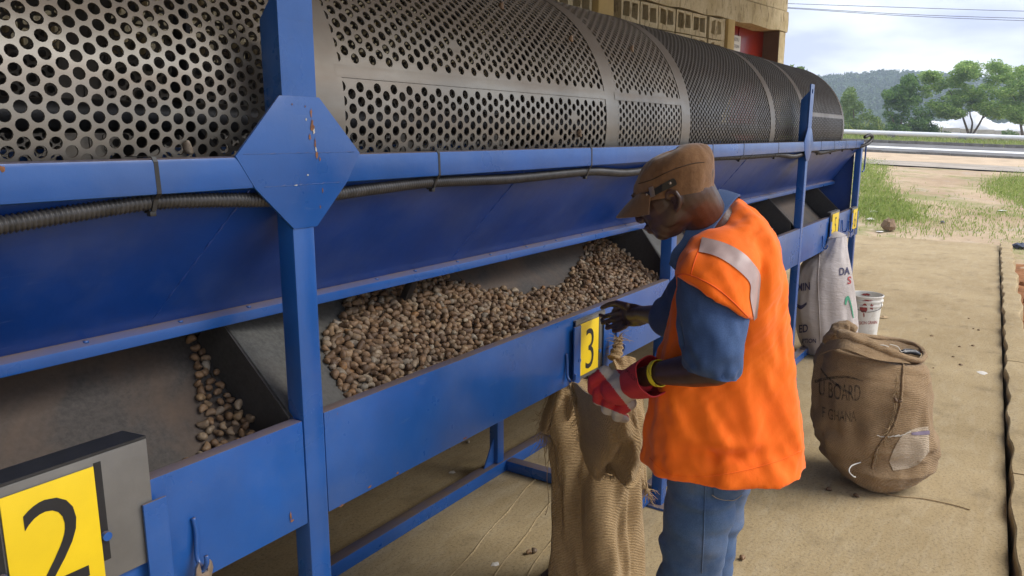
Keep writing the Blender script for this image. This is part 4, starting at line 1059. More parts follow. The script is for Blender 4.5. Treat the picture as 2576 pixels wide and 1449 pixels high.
# ------------------------------------------------------------------ cloth helpers
def hsh(*a):
    v = math.sin(sum(x * k for x, k in zip(a, (12.9898, 78.233, 37.719, 4.581)))) * 43758.5453; return v - math.floor(v)
def vnoise(x, y):
    ix, iy = math.floor(x), math.floor(y); fx, fy = x - ix, y - iy; fx = fx * fx * (3 - 2 * fx); fy = fy * fy * (3 - 2 * fy)
    a = hsh(ix, iy) * (1 - fx) + hsh(ix + 1, iy) * fx; b_ = hsh(ix, iy + 1) * (1 - fx) + hsh(ix + 1, iy + 1) * fx
    return (a * (1 - fy) + b_ * fy) * 2 - 1
def px_loft(rows, nseg=96, sub=8, fold=None, power=1.0):
    """rows: (xl, yl, xr, yr, distance, half depth); rings run left -> near -> right -> far"""
    R = []
    for r in rows:
        A = at_d(r[0], r[1], r[4]); B_ = at_d(r[2], r[3], r[4]); R.append((A, B_, r[5]))
    A = smoothpath([q[0] for q in R], sub); B_ = smoothpath([q[1] for q in R], sub); H = [v.x for v in smoothpath([Vector((q[2], 0, 0)) for q in R], sub)]
    rings = []; n = len(A)
    for k in range(n):
        c = (A[k] + B_[k]) / 2; a = (A[k] - B_[k]) / 2; ring = []
        for i in range(nseg):
            t = 2 * math.pi * i / nseg; ca, sa = math.cos(t), math.sin(t)
            ca = math.copysign(abs(ca) ** power, ca); sa = math.copysign(abs(sa) ** power, sa)
            p = c + a * ca - FH * (H[k] * sa)
            if fold:
                d = (a * ca - FH * (H[k] * sa)); d.normalize()
                p = p + d * fold(t, k / (n - 1))
            ring.append(p)
        rings.append(ring)
    return rings
def patch(curves, thick=0.004, sub=6, nz=None):   # lofted sheet through pixel curves: each a list of (x, y, d)
    rows = [smoothpath([at_d(*q) for q in c], 8) for c in curves]
    cols = list(zip(*rows)); cols = [smoothpath(c, sub) for c in cols]; rows = list(zip(*cols))
    if nz:
        rows = [[p + FH * nz(i / len(r), j / len(rows)) for i, p in enumerate(r)] for j, r in enumerate(rows)]
    m = MB(); m.rings([list(r) for r in rows], False); me = m.mesh('sheet')
    bm = bmesh.new(); bm.from_mesh(me); bmesh.ops.recalc_face_normals(bm, faces=bm.faces); bmesh.ops.solidify(bm, geom=bm.faces, thickness=thick); bm.to_mesh(me); bm.free(); shade(me, 60)
    return me
def fibres(pts, n, length, r, down=1.0, spread=0.5, rad_=0.0007):
    m = MB()
    for _ in range(n):
        k = r.randrange(len(pts) - 1); p = pts[k].lerp(pts[k + 1], r.random()); L = length * r.uniform(0.3, 1.2)
        d = Vector((r.gauss(0, spread), r.gauss(0, spread), -down + r.gauss(0, 0.35))); d.normalize(); P = [p]
        for i in range(4):
            d = (d + Vector((r.gauss(0, 0.35), r.gauss(0, 0.35), r.gauss(-0.12, 0.3)))).normalized(); P.append(P[-1] + d * L / 4)
        m.tube(P, [rad_ * 1.2, rad_ * 1.1, rad_, rad_ * 0.8, rad_ * 0.5], 4)
    return m
def bvh_of(o):
    me = o.data; return BVHTree.FromPolygons([v.co.copy() for v in me.vertices], [tuple(p.vertices) for p in me.polygons])
def stick(me, bv, pix, lift=0.0015):             # move a flat mesh whose coords are photo pixels onto a surface
    bad = []
    for v in me.vertices:
        x, y = pix(v.co); d = ray(x, y).normalized(); hit = bv.ray_cast(CC, d)
        if hit[0] is None: bad.append(v.index); continue
        nrm = hit[1] if hit[1].dot(d) < 0 else -hit[1]
        v.co = hit[0] + nrm * lift
    if bad:
        bm = bmesh.new(); bm.from_mesh(me); bm.verts.ensure_lookup_table(); bmesh.ops.delete(bm, geom=[bm.verts[i] for i in bad], context='VERTS'); bm.to_mesh(me); bm.free()
    return me
def refine(me, k=1, maxlen=None):
    bm = bmesh.new(); bm.from_mesh(me); bmesh.ops.triangulate(bm, faces=bm.faces)
    for _ in range(k): bmesh.ops.subdivide_edges(bm, edges=[e_ for e_ in bm.edges if maxlen is None or e_.calc_length() > maxlen], cuts=1)
    bmesh.ops.triangulate(bm, faces=bm.faces); bm.to_mesh(me); bm.free(); return me
def print_text(body, cx_, cy_, w, h_, slope, mat, host, bv, name='lettering', bold=0.0, curve=0.0, shear=0.0, lift=0.0025):
    me = text_mesh(body, 1.0, bold, shear); xs_ = [v.co.x for v in me.vertices]; ys_ = [v.co.y for v in me.vertices]
    x0, x1, y0, y1 = min(xs_), max(xs_), min(ys_), max(ys_)
    refine(me, 2, 0.12)
    def pix(co):
        u = (co.x - x0) / (x1 - x0) - 0.5; v = (co.y - y0) / (y1 - y0) - 0.5
        return cx_ + u * w, cy_ - v * h_ + u * w * slope + curve * u * u
    stick(me, bv, pix, lift); o = link(name, me, mat, host); o['kind'] = 'stuff'; return o
def print_band(pts_a, pts_b, mat, host, bv, name, lift=0.0025, k=10, m_=4):
    A = smoothpath([Vector((x, y, 0)) for x, y in pts_a], k); B_ = smoothpath([Vector((x, y, 0)) for x, y in pts_b], k)
    m = MB(); m.rings([[a.lerp(b_, j / m_) for j in range(m_ + 1)] for a, b_ in zip(A, B_)], False); me = m.mesh(name)
    stick(me, bv, lambda c: (c.x, c.y), lift); shade(me); return link(name, me, mat, host)
def burlapmat(name, a, b_, dirt):
    m, nt, b = nmat(name)
    c = mixc(nt, ramp(nt, noise(nt, 7, 6, 0.65), [(0.3, 0.0), (0.7, 1.0)]), a, b_)
    c = mixc(nt, ramp(nt, noise(nt, 150, 3, 0.8), [(0.38, 0.5), (0.52, 0.0)]), c, tuple(x * 0.5 for x in a))
    w1 = nt.nodes.new('ShaderNodeTexWave'); w1.inputs['Scale'].default_value = 62; w1.inputs['Distortion'].default_value = 3.0; w1.inputs['Detail'].default_value = 3; w1.inputs['Detail Scale'].default_value = 3; w1.bands_direction = 'Z'
    w2 = nt.nodes.new('ShaderNodeTexWave'); w2.inputs['Scale'].default_value = 56; w2.inputs['Distortion'].default_value = 3.0; w2.inputs['Detail'].default_value = 3; w2.bands_direction = 'DIAGONAL'
    t = nt.nodes.new('ShaderNodeTexCoord'); nt.links.new(t.outputs['Object'], w1.inputs[0]); nt.links.new(t.outputs['Object'], w2.inputs[0])
    wv = mathn(nt, 'MULTIPLY', w1.outputs['Fac'], w2.outputs['Fac'])
    c = mixc(nt, ramp(nt, wv, [(0.03, 0.40), (0.30, 0.0)]), c, tuple(x * 0.45 for x in a))
    c = mixc(nt, ramp(nt, noise(nt, 3.2, 6, 0.7), [(0.52, 0.0), (0.75, dirt)]), c, tuple(x * 0.4 for x in a))
    nt.links.new(c, b.inputs['Base Color']); b.inputs['Roughness'].default_value = 0.95; b.inputs['Specular IOR Level'].default_value = 0.1
    b.inputs['Sheen Weight'].default_value = 0.15
    p = bump(nt, b, wv, 0.8, 0.004); bump(nt, b, noise(nt, 14, 4), 0.4, 0.012, p)
    return m
M['burlap'] = burlapmat('burlap', (0.40, 0.265, 0.125), (0.52, 0.36, 0.185), 0.3)
M['burlap_old'] = burlapmat('stained_burlap', (0.33, 0.215, 0.112), (0.44, 0.30, 0.165), 0.55)
M['fibre'] = simple('jute_fibre', (0.36, 0.25, 0.13), 0.9, 0, 0.2)
def inkmat():
    m, nt, b = nmat('faded_stencil_ink'); b.inputs['Base Color'].default_value = (0.05, 0.04, 0.03, 1); b.inputs['Roughness'].default_value = 0.95
    nt.links.new(ramp(nt, noise(nt, 55, 5, 0.7), [(0.36, 0.12), (0.60, 0.85)]), b.inputs['Alpha']); return m
M['stencil'] = inkmat()
M['white_thread'] = simple('white_thread', (0.7, 0.68, 0.62), 0.8)
M['dark'] = simple('plain_black', (0.012, 0.012, 0.014), 0.4)

# ------------------------------------------------------------------ burlap sack standing on the floor
SD = 3.62
ss_ = thing('burlap_sack', at_z(2190, 1190, 0), 'full stained burlap sack with stencilled lettering standing on the floor', 'sack')
def fold1(t, v):
    w = math.sin(math.pi * min(1, v * 1.05))
    sag = 0.012 * math.exp(-((v - 0.66) / 0.03) ** 2) - 0.010 * math.exp(-((v - 0.60) / 0.05) ** 2)
    return 0.018 * vnoise(t * 2.2, v * 7) * w + 0.010 * vnoise(t * 5, v * 13 + t) * w + 0.006 * vnoise(t * 3, v * 34) * w + sag * (0.6 + 0.4 * math.cos(t - 1.2))
rows = [(2098, 872, 2300, 905, SD, 0.150), (2078, 868, 2318, 912, SD, 0.185), (2062, 905, 2320, 930, SD, 0.215), (2052, 955, 2322, 962, SD, 0.235), (2047, 1030, 2326, 1040, SD, 0.25), (2049, 1085, 2334, 1092, SD, 0.25),
        (2062, 1125, 2335, 1134, SD - .01, 0.24), (2086, 1160, 2322, 1170, SD - .03, 0.21), (2118, 1190, 2292, 1196, SD - .06, 0.165), (2150, 1212, 2258, 1214, SD - .09, 0.11), (2174, 1226, 2222, 1226, SD - .11, 0.06)]
rg = px_loft(rows, 112, 10, fold1, 0.86)
for ring in rg:
    for i, p in enumerate(ring):
        if p.z < 0.006: ring[i] = Vector((p.x, p.y, 0.006 + 0.0))
m = MB(); m.rings(rg, True, False, True); body = m.build('bag_body', M['burlap_old'], ss_, smooth=180); fix_normals(body.data)
bvs = bvh_of(body)
# inside of the mouth: a dark hollow
top = rg[0]; c = sum(top, Vector()) / len(top)
m = MB(); m.rings([top, [c + (p - c) * 0.92 + Vector((0, 0, -0.05)) for p in top], [c + (p - c) * 0.5 + Vector((0, 0, -0.09)) for p in top]], True, False, True); inn = m.build('bag_mouth', M['burlap_old'], ss_, smooth=180)
# rolled rim, a twisted roll lying across the mouth
def roll(pts, rad0, name, seed, mat='burlap_old', flat=0.8):
    P = smoothpath([at_d(*q[:3]) for q in pts], 8); m = MB(); rs = []; n = 20; rads = [v.x for v in smoothpath([Vector((q[3], 0, 0)) for q in pts], 8)]
    up = Vector((0, 0, 1))
    for k, p in enumerate(P):
        t = (P[min(k + 1, len(P) - 1)] - P[max(0, k - 1)]).normalized(); a = (up - t * up.dot(t)).normalized(); b_ = t.cross(a)
        rs.append([p + (a * math.cos(q) * flat + b_ * math.sin(q)) * (rads[k] * (1 + 0.16 * vnoise(q * 1.3 + seed, k * 0.35) + 0.10 * vnoise(q * 3 + k * 0.25, k * 0.3 + seed))) for q in (2 * math.pi * i / n for i in range(n))])
    m.rings(rs, True, True, True); return m.build(name, M[mat], ss_, smooth=180)
roll([(2082, 858, SD - .02, .030), (2096, 842, SD - .05, .036), (2112, 828, SD - .05, .040), (2132, 822, SD - .04, .036), (2150, 834, SD - .05, .030)], 0.03, 'rolled_rim', 1)
roll([(2108, 838, SD - .12, .026), (2135, 846, SD - .15, .030), (2170, 858, SD - .17, .031), (2210, 872, SD - .18, .027), (2250, 889, SD - .17, .023), (2290, 903, SD - .14, .018), (2316, 906, SD - .08, .015), (2327, 893, SD - .01, .012), (2318, 878, SD + .06, .011)], 0.03, 'rolled_rim', 4)
roll([(2150, 842, SD + .10, .016), (2185, 846, SD + .14, .015), (2225, 852, SD + .17, .015), (2270, 858, SD + .15, .014), (2305, 868, SD + .10, .013), (2322, 882, SD + .04, .012)], 0.02, 'rolled_rim', 7)
roll([(2268, 886, SD - .02, .012), (2285, 884, SD, .017), (2304, 888, SD, .015), (2314, 893, SD, .010)], 0.02, 'mouth_shade', 9, 'dark')  # black roll stands in for the shaded inside of the open mouth
# lip of cloth between rolls
me = patch([[(2150, 842, SD + .11), (2220, 850, SD + .18), (2322, 880, SD + .05)], [(2160, 866, SD + .05), (2230, 880, SD + .08), (2312, 900, SD + .02)]], 0.004, 4, lambda u, v: 0.006 * vnoise(u * 9, v * 5)); link('mouth_fold', me, M['burlap_old'], ss_)
me = patch([[(2070, 868, SD - .06), (2120, 852, SD - .16), (2200, 880, SD - .2), (2275, 905, SD - .17)], [(2066, 890, SD - .08), (2120, 878, SD - .2), (2200, 905, SD - .235), (2290, 915, SD - .16)]], 0.004, 4, lambda u, v: 0.008 * vnoise(u * 7, v * 4)); link('mouth_fold', me, M['burlap_old'], ss_)
# stencil, seam and twine
for t_, x, y, w, h_, sl, cv in (('U BOARD', 2113, 986, 104, 40, 0.14, 24), ('F GHANA', 2112, 1046, 84, 27, 0.12, 20)):
    print_text(t_, x, y, w, h_, sl, M['stencil'], body, bvs, 'stencil_lettering', 0.005, -cv)
print_band([(2050, 955), (2085, 948), (2130, 945), (2172, 958)], [(2050, 964), (2085, 955), (2130, 951), (2172, 960)], M['stencil'], body, bvs, 'stencil_stroke')
print_band([(2062, 925), (2080, 950), (2110, 975), (2140, 994)], [(2066, 925), (2085, 948), (2114, 970), (2144, 990)], M['stencil'], body, bvs, 'stencil_stroke')
M['patch'] = burlapmat('pale_patched_burlap', (0.55, 0.43, 0.30), (0.66, 0.54, 0.40), 0.2)
print_band([(2334, 1072), (2300, 1078), (2272, 1092), (2250, 1125), (2236, 1160)], [(2336, 1135), (2318, 1158), (2300, 1172), (2276, 1180), (2246, 1184)], M['patch'], body, bvs, 'pale_patch', 0.0035, 10, 8)
M['purple'] = simple('faded_purple_ink', (0.20, 0.16, 0.22), 0.9)
print_band([(2336, 1082), (2310, 1085), (2290, 1087)], [(2336, 1092), (2310, 1094), (2292, 1093)], M['purple'], body, bvs, 'ink_stripe', 0.0055)
def cord(pix, rad_, name, mat, host, bv, lift=0.004, wob=0.0):
    P = []
    for v in smoothpath([Vector((x, y, 0)) for x, y in pix], 7):
        d = ray(v.x + rn.gauss(0, wob), v.y + rn.gauss(0, wob)).normalized(); h_ = bv.ray_cast(CC, d)
        if h_[0] is not None: P.append(h_[0] + (h_[1] if h_[1].dot(d) < 0 else -h_[1]) * lift)
    if len(P) < 3: return None
    return MB().tube(P, rad_, 6).build(name, M[mat], host, smooth=180)
seam = cord([(2272, 912), (2270, 945), (2268, 990), (2264, 1015), (2258, 1040), (2246, 1075), (2228, 1100), (2206, 1130), (2196, 1160), (2194, 1178)], 0.0055, 'stitched_seam', 'burlap_old', body, bvs, 0.003, 0.8)
sp_ = [h_[0] for h_ in (bvs.ray_cast(CC, ray(x, y).normalized()) for x, y in ((2262, 915), (2256, 950), (2252, 985), (2250, 1015), (2244, 1050), (2236, 1080), (2220, 1110), (2205, 1140), (2200, 1165))) if h_[0] is not None]
fibres([p - FH * 0.004 for p in sp_], 150, 0.045, rn, 0.4, 0.6, 0.0009).build('frayed_threads', M['fibre'], ss_, smooth=180)
for pts in (((2205, 1095), (2230, 1099), (2262, 1094)), ((2250, 1098), (2270, 1094), (2290, 1085))):
    cord(pts, 0.0016, 'white_thread', 'white_thread', body, bvs, 0.003, 0.6)
P = [at_d(*q) for q in ((2165, 1163, SD - .22), (2142, 1172, SD - .26), (2136, 1186, SD - .28), (2146, 1198, SD - .30), (2152, 1200, SD - .30))]
MB().tube(smoothpath(P, 6), 0.003, 6).build('white_tape', M['white_thread'], ss_, smooth=180)
for q in ((2262, 1008), (2252, 1005)):
    h_ = bvs.ray_cast(CC, ray(*q).normalized())[0]
    add_nut(h_ - FH * 0.004, 'dark cashew nut poking through the torn hole of the standing sack', 'cashew nuts in the sack hole', 0.8)
for k, pts in enumerate((((2190, 880), (2215, 868), (2235, 872)), ((2238, 866), (2258, 872), (2268, 885), (2278, 880)), ((2200, 888), (2230, 893), (2255, 896)))):
    MB().tube(smoothpath([at_d(x, y, SD - 0.2 + 0.03 * k) for x, y in pts], 6), 0.0016, 5).build('white_thread', M['white_thread'], ss_, smooth=180)
# twine on the floor trailing from the sack corner
tw = MB().tube(smoothpath([at_z(x, y, 0.004) for x, y in ((2194, 1208), (2180, 1222), (2188, 1232), (2205, 1228), (2200, 1220), (2215, 1236), (2260, 1248), (2320, 1254), (2390, 1268), (2440, 1282))], 8), 0.0028, 6).build('twine', M['fibre'], None, smooth=180)
tag(tw, 'loose brown twine trailing on the floor from the sack corner', 'twine')

# ------------------------------------------------------------------ white woven sack hanging under gate five
def wovenmat():
    m, nt, b = nmat('white_woven_plastic')
    c = mixc(nt, ramp(nt, noise(nt, 4, 6, 0.65), [(0.3, 0.0), (0.7, 1.0)]), (0.43, 0.375, 0.345), (0.56, 0.51, 0.485))
    c = mixc(nt, ramp(nt, noise(nt, 2.2, 5, 0.6), [(0.52, 0.0), (0.7, 0.45)]), c, (0.26, 0.21, 0.17))
    nt.links.new(c, b.inputs['Base Color']); b.inputs['Roughness'].default_value = 0.55
    p = bump(nt, b, noise(nt, 1.0, 5, 0.6, stretched(nt, (18, 18, 46)), 0.6), 0.5, 0.012); bump(nt, b, noise(nt, 200, 2), 0.2, 0.002, p)
    return m
M['woven'] = wovenmat()
ws = thing('woven_sack', at_z(2060, 905, 0), 'dirty white woven plastic sack with printed letters hanging under gate five', 'sack')
WDD = 5.86
def fold2(t, v):
    return (0.018 * vnoise(t * 2.4 + 2, v * 2.2) + 0.010 * vnoise(t * 5, v * 5 + 4) + 0.004 * vnoise(t * 4, v * 22)) * (0.35 + 0.9 * v * (1.3 - v))
rows = [(2083, 598, 2129, 592, WDD, 0.055), (2068, 618, 2129, 612, WDD, 0.085), (2046, 640, 2131, 640, WDD, 0.12), (2018, 668, 2137, 675, WDD, 0.15), (2003, 712, 2144, 722, WDD, 0.17), (1999, 765, 2150, 778, WDD, 0.18), (2004, 815, 2152, 825, WDD, 0.18), (2018, 862, 2146, 868, WDD, 0.17), (2036, 897, 2130, 896, WDD, 0.13), (2048, 904, 2118, 902, WDD, 0.10)]
rg = px_loft(rows, 80, 8, fold2, 0.92)
for ring in rg:
    for i, p in enumerate(ring):
        if p.z < 0.006: ring[i] = Vector((p.x, p.y, 0.006))
m = MB(); m.rings(rg, True, False, True); wb = m.build('bag_body', M['woven'], ws, smooth=180); fix_normals(wb.data); bvw = bvh_of(wb)
me = patch([[(2088, 588, WDD + .05), (2105, 582, WDD + .06), (2128, 590, WDD + .06)], [(2084, 600, WDD - .03), (2106, 597, WDD - .05), (2129, 595, WDD - .03)]], 0.003, 4); link('mouth_fold', me, M['woven'], ws)
cord([(2062, 640), (2058, 700), (2060, 760), (2063, 830), (2066, 885)], 0.004, 'side_seam', 'woven', wb, bvw, 0.002)
M['navy'] = simple('navy_print', (0.05, 0.045, 0.10), 0.7); M['redprint'] = simple('red_print', (0.45, 0.05, 0.05), 0.7); M['greenprint'] = simple('green_print', (0.06, 0.28, 0.16), 0.7)
for t_, x, y, w, h_, mt, b_ in (('DA', 2124, 682, 26, 19, 'navy', 0.02), ('S', 2136, 705, 9, 19, 'redprint', 0.02), ('SMIN', 2018, 722, 40, 20, 'navy', 0.02), ('ED', 2022, 826, 22, 20, 'navy', 0.02), ('PTION', 2036, 857, 34, 11, 'navy', 0.02)):
    print_text(t_, x, y, w, h_, -0.12 if t_ != 'PTION' else -0.02, M[mt], wb, bvw, 'printed_lettering', b_, 0, 0, 0.004)
print_band([(2124, 765), (2127, 748), (2135, 746), (2142, 770), (2147, 800)], [(2128, 768), (2131, 756), (2135, 757), (2140, 776), (2145, 800)], M['greenprint'], wb, bvw, 'printed_swirl', 0.004)
print_band([(2002, 760), (2015, 768), (2030, 760)], [(2002, 768), (2015, 778), (2030, 766)], M['navy'], wb, bvw, 'printed_swirl', 0.004)

# ------------------------------------------------------------------ bucket
M['bucket'] = simple('white_plastic', (0.68, 0.66, 0.60), 0.4, 0, 0.12, 14)
def bucketmat():
    m, nt, b = nmat('paint_stained_white_plastic')
    c = mixc(nt, ramp(nt, noise(nt, 16, 5, 0.7), [(0.52, 0.0), (0.66, 0.5)]), (0.70, 0.68, 0.63), (0.45, 0.40, 0.33))
    nt.links.new(c, b.inputs['Base Color']); b.inputs['Roughness'].default_value = 0.4
    return m
M['bucket'] = bucketmat()
bc = at_z(2184, 848, 0); bc += FH * 0.12; bc.z = 0
bk = thing('bucket', bc, 'white plastic bucket with red paint stains behind the standing sack', 'bucket')
prof = [(0.115, 0.004), (0.118, 0.0), (0.125, 0.12), (0.133, 0.262), (0.143, 0.264), (0.143, 0.276), (0.135, 0.278), (0.136, 0.30), (0.146, 0.302), (0.146, 0.314), (0.138, 0.316), (0.139, 0.338), (0.147, 0.342), (0.148, 0.352), (0.144, 0.355), (0.138, 0.35), (0.132, 0.25), (0.116, 0.012)]
m = MB(); m.lathe(prof, bc, 48, True, True); bb = m.build('pail', M['bucket'], bk, smooth=35); fix_normals(bb.data); bvb = bvh_of(bb)
M['redpaint'] = simple('dried_red_paint', (0.28, 0.04, 0.035), 0.6, 0, 0.3, 60)
def blob2(cx_, cy_, rx, ry, seed):
    r = random.Random(seed); m = MB(); n = 18
    pts = [(cx_, cy_, 0)] + [(cx_ + rx * math.cos(2 * math.pi * i / n) * r.uniform(0.6, 1.1), cy_ + ry * math.sin(2 * math.pi * i / n) * r.uniform(0.6, 1.15), 0) for i in range(n)]
    m.add(pts, [(0, i + 1, (i + 1) % n + 1) for i in range(n)]); me = m.mesh('stain'); stick(me, bvb, lambda c: (c.x, c.y), 0.0012); link('paint_stain', me, M['redpaint'], bk)
for q in ((2179, 741, 13, 4, 1), (2182, 756, 14, 2.5, 2), (2173, 776, 12, 12, 3), (2193, 772, 5, 9, 4), (2173, 792, 2, 7, 5)): blob2(*q)
print_text('PRESSION GRAIN', 2176, 812, 60, 8, -0.05, M['redpaint'], bb, bvb, 'printed_lettering', 0.01, 0, 0, 0.0015)
hw = [(2216, 760), (2214, 775), (2196, 783), (2175, 784), (2150, 775)]
P = []
for x, y in hw:
    h_ = bvb.ray_cast(CC, ray(x, y).normalized()); P.append((h_[0] - FH * 0.008) if h_[0] is not None else at_d(x, y, (bc - CC).dot(FH) - 0.02))
MB().tube(smoothpath(P, 6), 0.0024, 6).build('handle', M['tie'], bk, smooth=180)

# ------------------------------------------------------------------ open burlap sack hooked under gate three
OD = 2.66
os_ = thing('burlap_sack', at_z(1500, 1470, 0), 'open golden burlap sack with frayed mouth hooked under gate three', 'sack')
def fold3(t, v):
    pl = 0.024 * math.sin(t * 4.0 + 1.6 * v + 1.5 * vnoise(v * 3, 2)) + 0.015 * math.sin(t * 9 + 2.0 - 2.5 * v + vnoise(v * 5, 9)) + 0.020 * vnoise(t * 2.2, v * 3.2 + 3) + 0.012 * vnoise(t * 5 + v * 4, v * 6)
    return pl * (0.35 + 0.8 * v * (1.35 - v)) + 0.006 * vnoise(t * 6, v * 9)
rows = [(1395, 924, 1522, 956, OD + .03, 0.055), (1388, 966, 1572, 985, OD, 0.085), (1385, 1040, 1612, 1030, OD - .02, 0.115), (1388, 1110, 1622, 1120, OD - .03, 0.125), (1391, 1180, 1606, 1200, OD - .04, 0.13), (1394, 1290, 1598, 1305, OD - .05, 0.13), (1399, 1400, 1606, 1412, OD - .06, 0.13), (1404, 1470, 1612, 1478, OD - .06, 0.14)]
rg = px_loft(rows, 140, 10, fold3, 0.8)
for ring in rg:
    for i, p in enumerate(ring):
        if p.z < 0.008: ring[i] = Vector((p.x, p.y, 0.008))
m = MB(); m.rings(rg, True, False, True); ob = m.build('bag_body', M['burlap'], os_, smooth=180); fix_normals(ob.data); bvo = bvh_of(ob)
top = rg[0]; c = sum(top, Vector()) / len(top)
m = MB(); m.rings([top, [c + (p - c) * 0.9 + Vector((0, 0, -0.08)) for p in top], [c + (p - c) * 0.5 + Vector((0, 0, -0.2)) for p in top]], True, False, True); m.build('bag_mouth', M['burlap'], os_, smooth=180)
# front flap folded over and held by the glove
fm = patch([[(1428, 958, 2.54), (1462, 975, 2.43), (1508, 990, 2.24), (1550, 1000, 2.12), (1592, 1000, 2.18)],
            [(1450, 1050, 2.48), (1482, 1075, 2.36), (1530, 1080, 2.22), (1578, 1075, 2.17), (1604, 1070, 2.24)],
            [(1460, 1115, 2.47), (1490, 1138, 2.37), (1535, 1145, 2.26), (1585, 1135, 2.22), (1612, 1120, 2.28)],
            [(1474, 1158, 2.47), (1500, 1186, 2.40), (1538, 1176, 2.32), (1585, 1198, 2.29), (1618, 1158, 2.33)],
            [(1480, 1172, 2.49), (1505, 1206, 2.43), (1540, 1192, 2.35), (1583, 1212, 2.33), (1624, 1172, 2.36)]], 0.005, 7, lambda u, v: 0.036 * math.sin(u * 11 + 3 * v + vnoise(v * 4, 3)) * (0.5 + v) * 0.6 + 0.032 * vnoise(u * 6, v * 4) + 0.008 * vnoise(u * 14, v * 10))
fo_ = link('folded_flap', fm, M['burlap'], os_)
cm = patch([[(1398, 922, 2.66), (1412, 930, 2.62), (1430, 960, 2.60), (1450, 985, 2.58)], [(1392, 960, 2.64), (1405, 975, 2.58), (1425, 1000, 2.56), (1448, 1020, 2.55)], [(1372, 1020, 2.63), (1385, 1040, 2.58), (1400, 1045, 2.57), (1420, 1070, 2.56)], [(1356, 1066, 2.63), (1366, 1085, 2.60), (1380, 1095, 2.58), (1392, 1098, 2.57)]], 0.005, 6, lambda u, v: 0.010 * vnoise(u * 8, v * 8) + 0.008 * math.sin(u * 12))
link('torn_corner', cm, M['burlap'], os_)
# raised hem at the far hook, twisted
P = smoothpath([at_d(*q) for q in ((1545, 905, 2.74), (1553, 880, 2.76), (1556, 862, 2.77), (1560, 850, 2.77))], 6)
m = MB(); m.tube(P, [0.026 - 0.016 * i / len(P) + 0.004 * math.sin(i * 1.7) for i in range(len(P))], 12); m.build('hooked_corner', M['burlap'], os_, smooth=180)
me = patch([[(1540, 905, 2.72), (1570, 895, 2.74), (1596, 900, 2.76)], [(1560, 960, 2.70), (1592, 960, 2.73), (1614, 970, 2.75)], [(1580, 1050, 2.66), (1606, 1060, 2.70), (1622, 1080, 2.74)], [(1590, 1160, 2.63), (1612, 1180, 2.67), (1624, 1210, 2.70)], [(1600, 1210, 2.62), (1620, 1230, 2.66), (1634, 1236, 2.68)]], 0.005, 6, lambda u, v: 0.012 * vnoise(u * 6, v * 8)); link('torn_side', me, M['burlap'], os_)
def edge(*q): return [at_d(*p) for p in q]
fm_ = fibres(edge((1358, 1066, 2.62), (1368, 1088, 2.60), (1384, 1098, 2.585), (1394, 1098, 2.57)), 70, 0.09, rn, 1.0, 0.25, 0.0010)
fm_2 = fibres(edge((1398, 925, 2.645), (1386, 970, 2.63), (1368, 1020, 2.62), (1354, 1062, 2.62)), 70, 0.03, rn, 0.4, 0.6, 0.0010)
fm_3 = fibres(edge((1485, 1183, 2.42), (1540, 1198, 2.33), (1612, 1163, 2.34)), 110, 0.03, rn, 0.9, 0.5, 0.0010)
fm_4 = fibres(edge((1606, 1190, 2.62), (1622, 1225, 2.64), (1634, 1238, 2.65)), 60, 0.08, rn, 1.0, 0.4, 0.0010)
fm_5 = fibres(edge((1545, 900, 2.73), (1556, 850, 2.76), (1562, 852, 2.76)), 60, 0.05, rn, -0.2, 0.6, 0.0010)
fm_6 = fibres(edge((1445, 990, 2.48), (1455, 1050, 2.46), (1464, 1110, 2.46)), 90, 0.05, rn, 0.4, 0.6, 0.0010)
for f_ in (fm_, fm_2, fm_3, fm_4, fm_5, fm_6): f_.build('frayed_threads', M['fibre'], os_, smooth=180)
for pts in (((1378, 1098, 2.59), (1380, 1150, 2.59), (1376, 1200, 2.59), (1380, 1260, 2.60), (1372, 1296, 2.60)), ((1448, 1010, 2.53), (1452, 1070, 2.50), (1449, 1110, 2.51)), ((1372, 1090, 2.60), (1370, 1130, 2.60), (1374, 1180, 2.60))):
    MB().tube(smoothpath([at_d(*q) for q in pts], 6), 0.0012, 5).build('loose_thread', M['fibre'], os_, smooth=180)

# ------------------------------------------------------------------ litter
M['litter'] = simple('pale_litter', (0.66, 0.62, 0.56), 0.8)
def scrap(x, y, s_, lab, mat, on=None, cat='litter', flat=0.35):
    if on == 'slab': p = at_z(x, y, 0.0)
    else:
        best = None
        for i in range(60):
            for j in range(40):
                q = terr(2.05 + 2.9 * i / 60, -0.6 + 2.2 * j / 40); u, v = proj(q); e_ = (u - x) ** 2 + (v - y) ** 2
                if best is None or e_ < best[0]: best = (e_, q)
        p = best[1]; p.z += 0.02
    m = MB(); n = 9; r = random.Random(int(x * 3 + y)); rs = []
    for j, (zz, k) in enumerate(((0.0, 0.8), (0.35, 1.0), (0.75, 0.75), (1.0, 0.3))):
        rs.append([p + Vector((math.cos(2 * math.pi * i / n) * s_ * k * r.uniform(0.6, 1.25), math.sin(2 * math.pi * i / n) * s_ * k * r.uniform(0.5, 1.0), zz * s_ * flat * r.uniform(0.7, 1.2))) for i in range(n)])
    m.rings(rs, True); o = m.build(cat.replace(' ', '_'), mat, None); fix_normals(o.data); tag(o, lab, cat); return o
M['stone'] = simple('brown_stone', (0.20, 0.13, 0.075), 0.95, 0, 0.3, 20)
scrap(2232, 578, 0.16, 'brown pointed stone lying at the slab end', M['stone'], None, 'stone', 1.3)
scrap(2368, 560, 0.06, 'small dark stone on the sandy ground', M['dark'], None, 'stone', 0.6)
scrap(2196, 535, 0.10, 'white crumpled plastic scrap on the grass by the machine end', M['litter'], None)
scrap(2182, 553, 0.10, 'white plastic scrap beside the slab end', M['litter'], None)
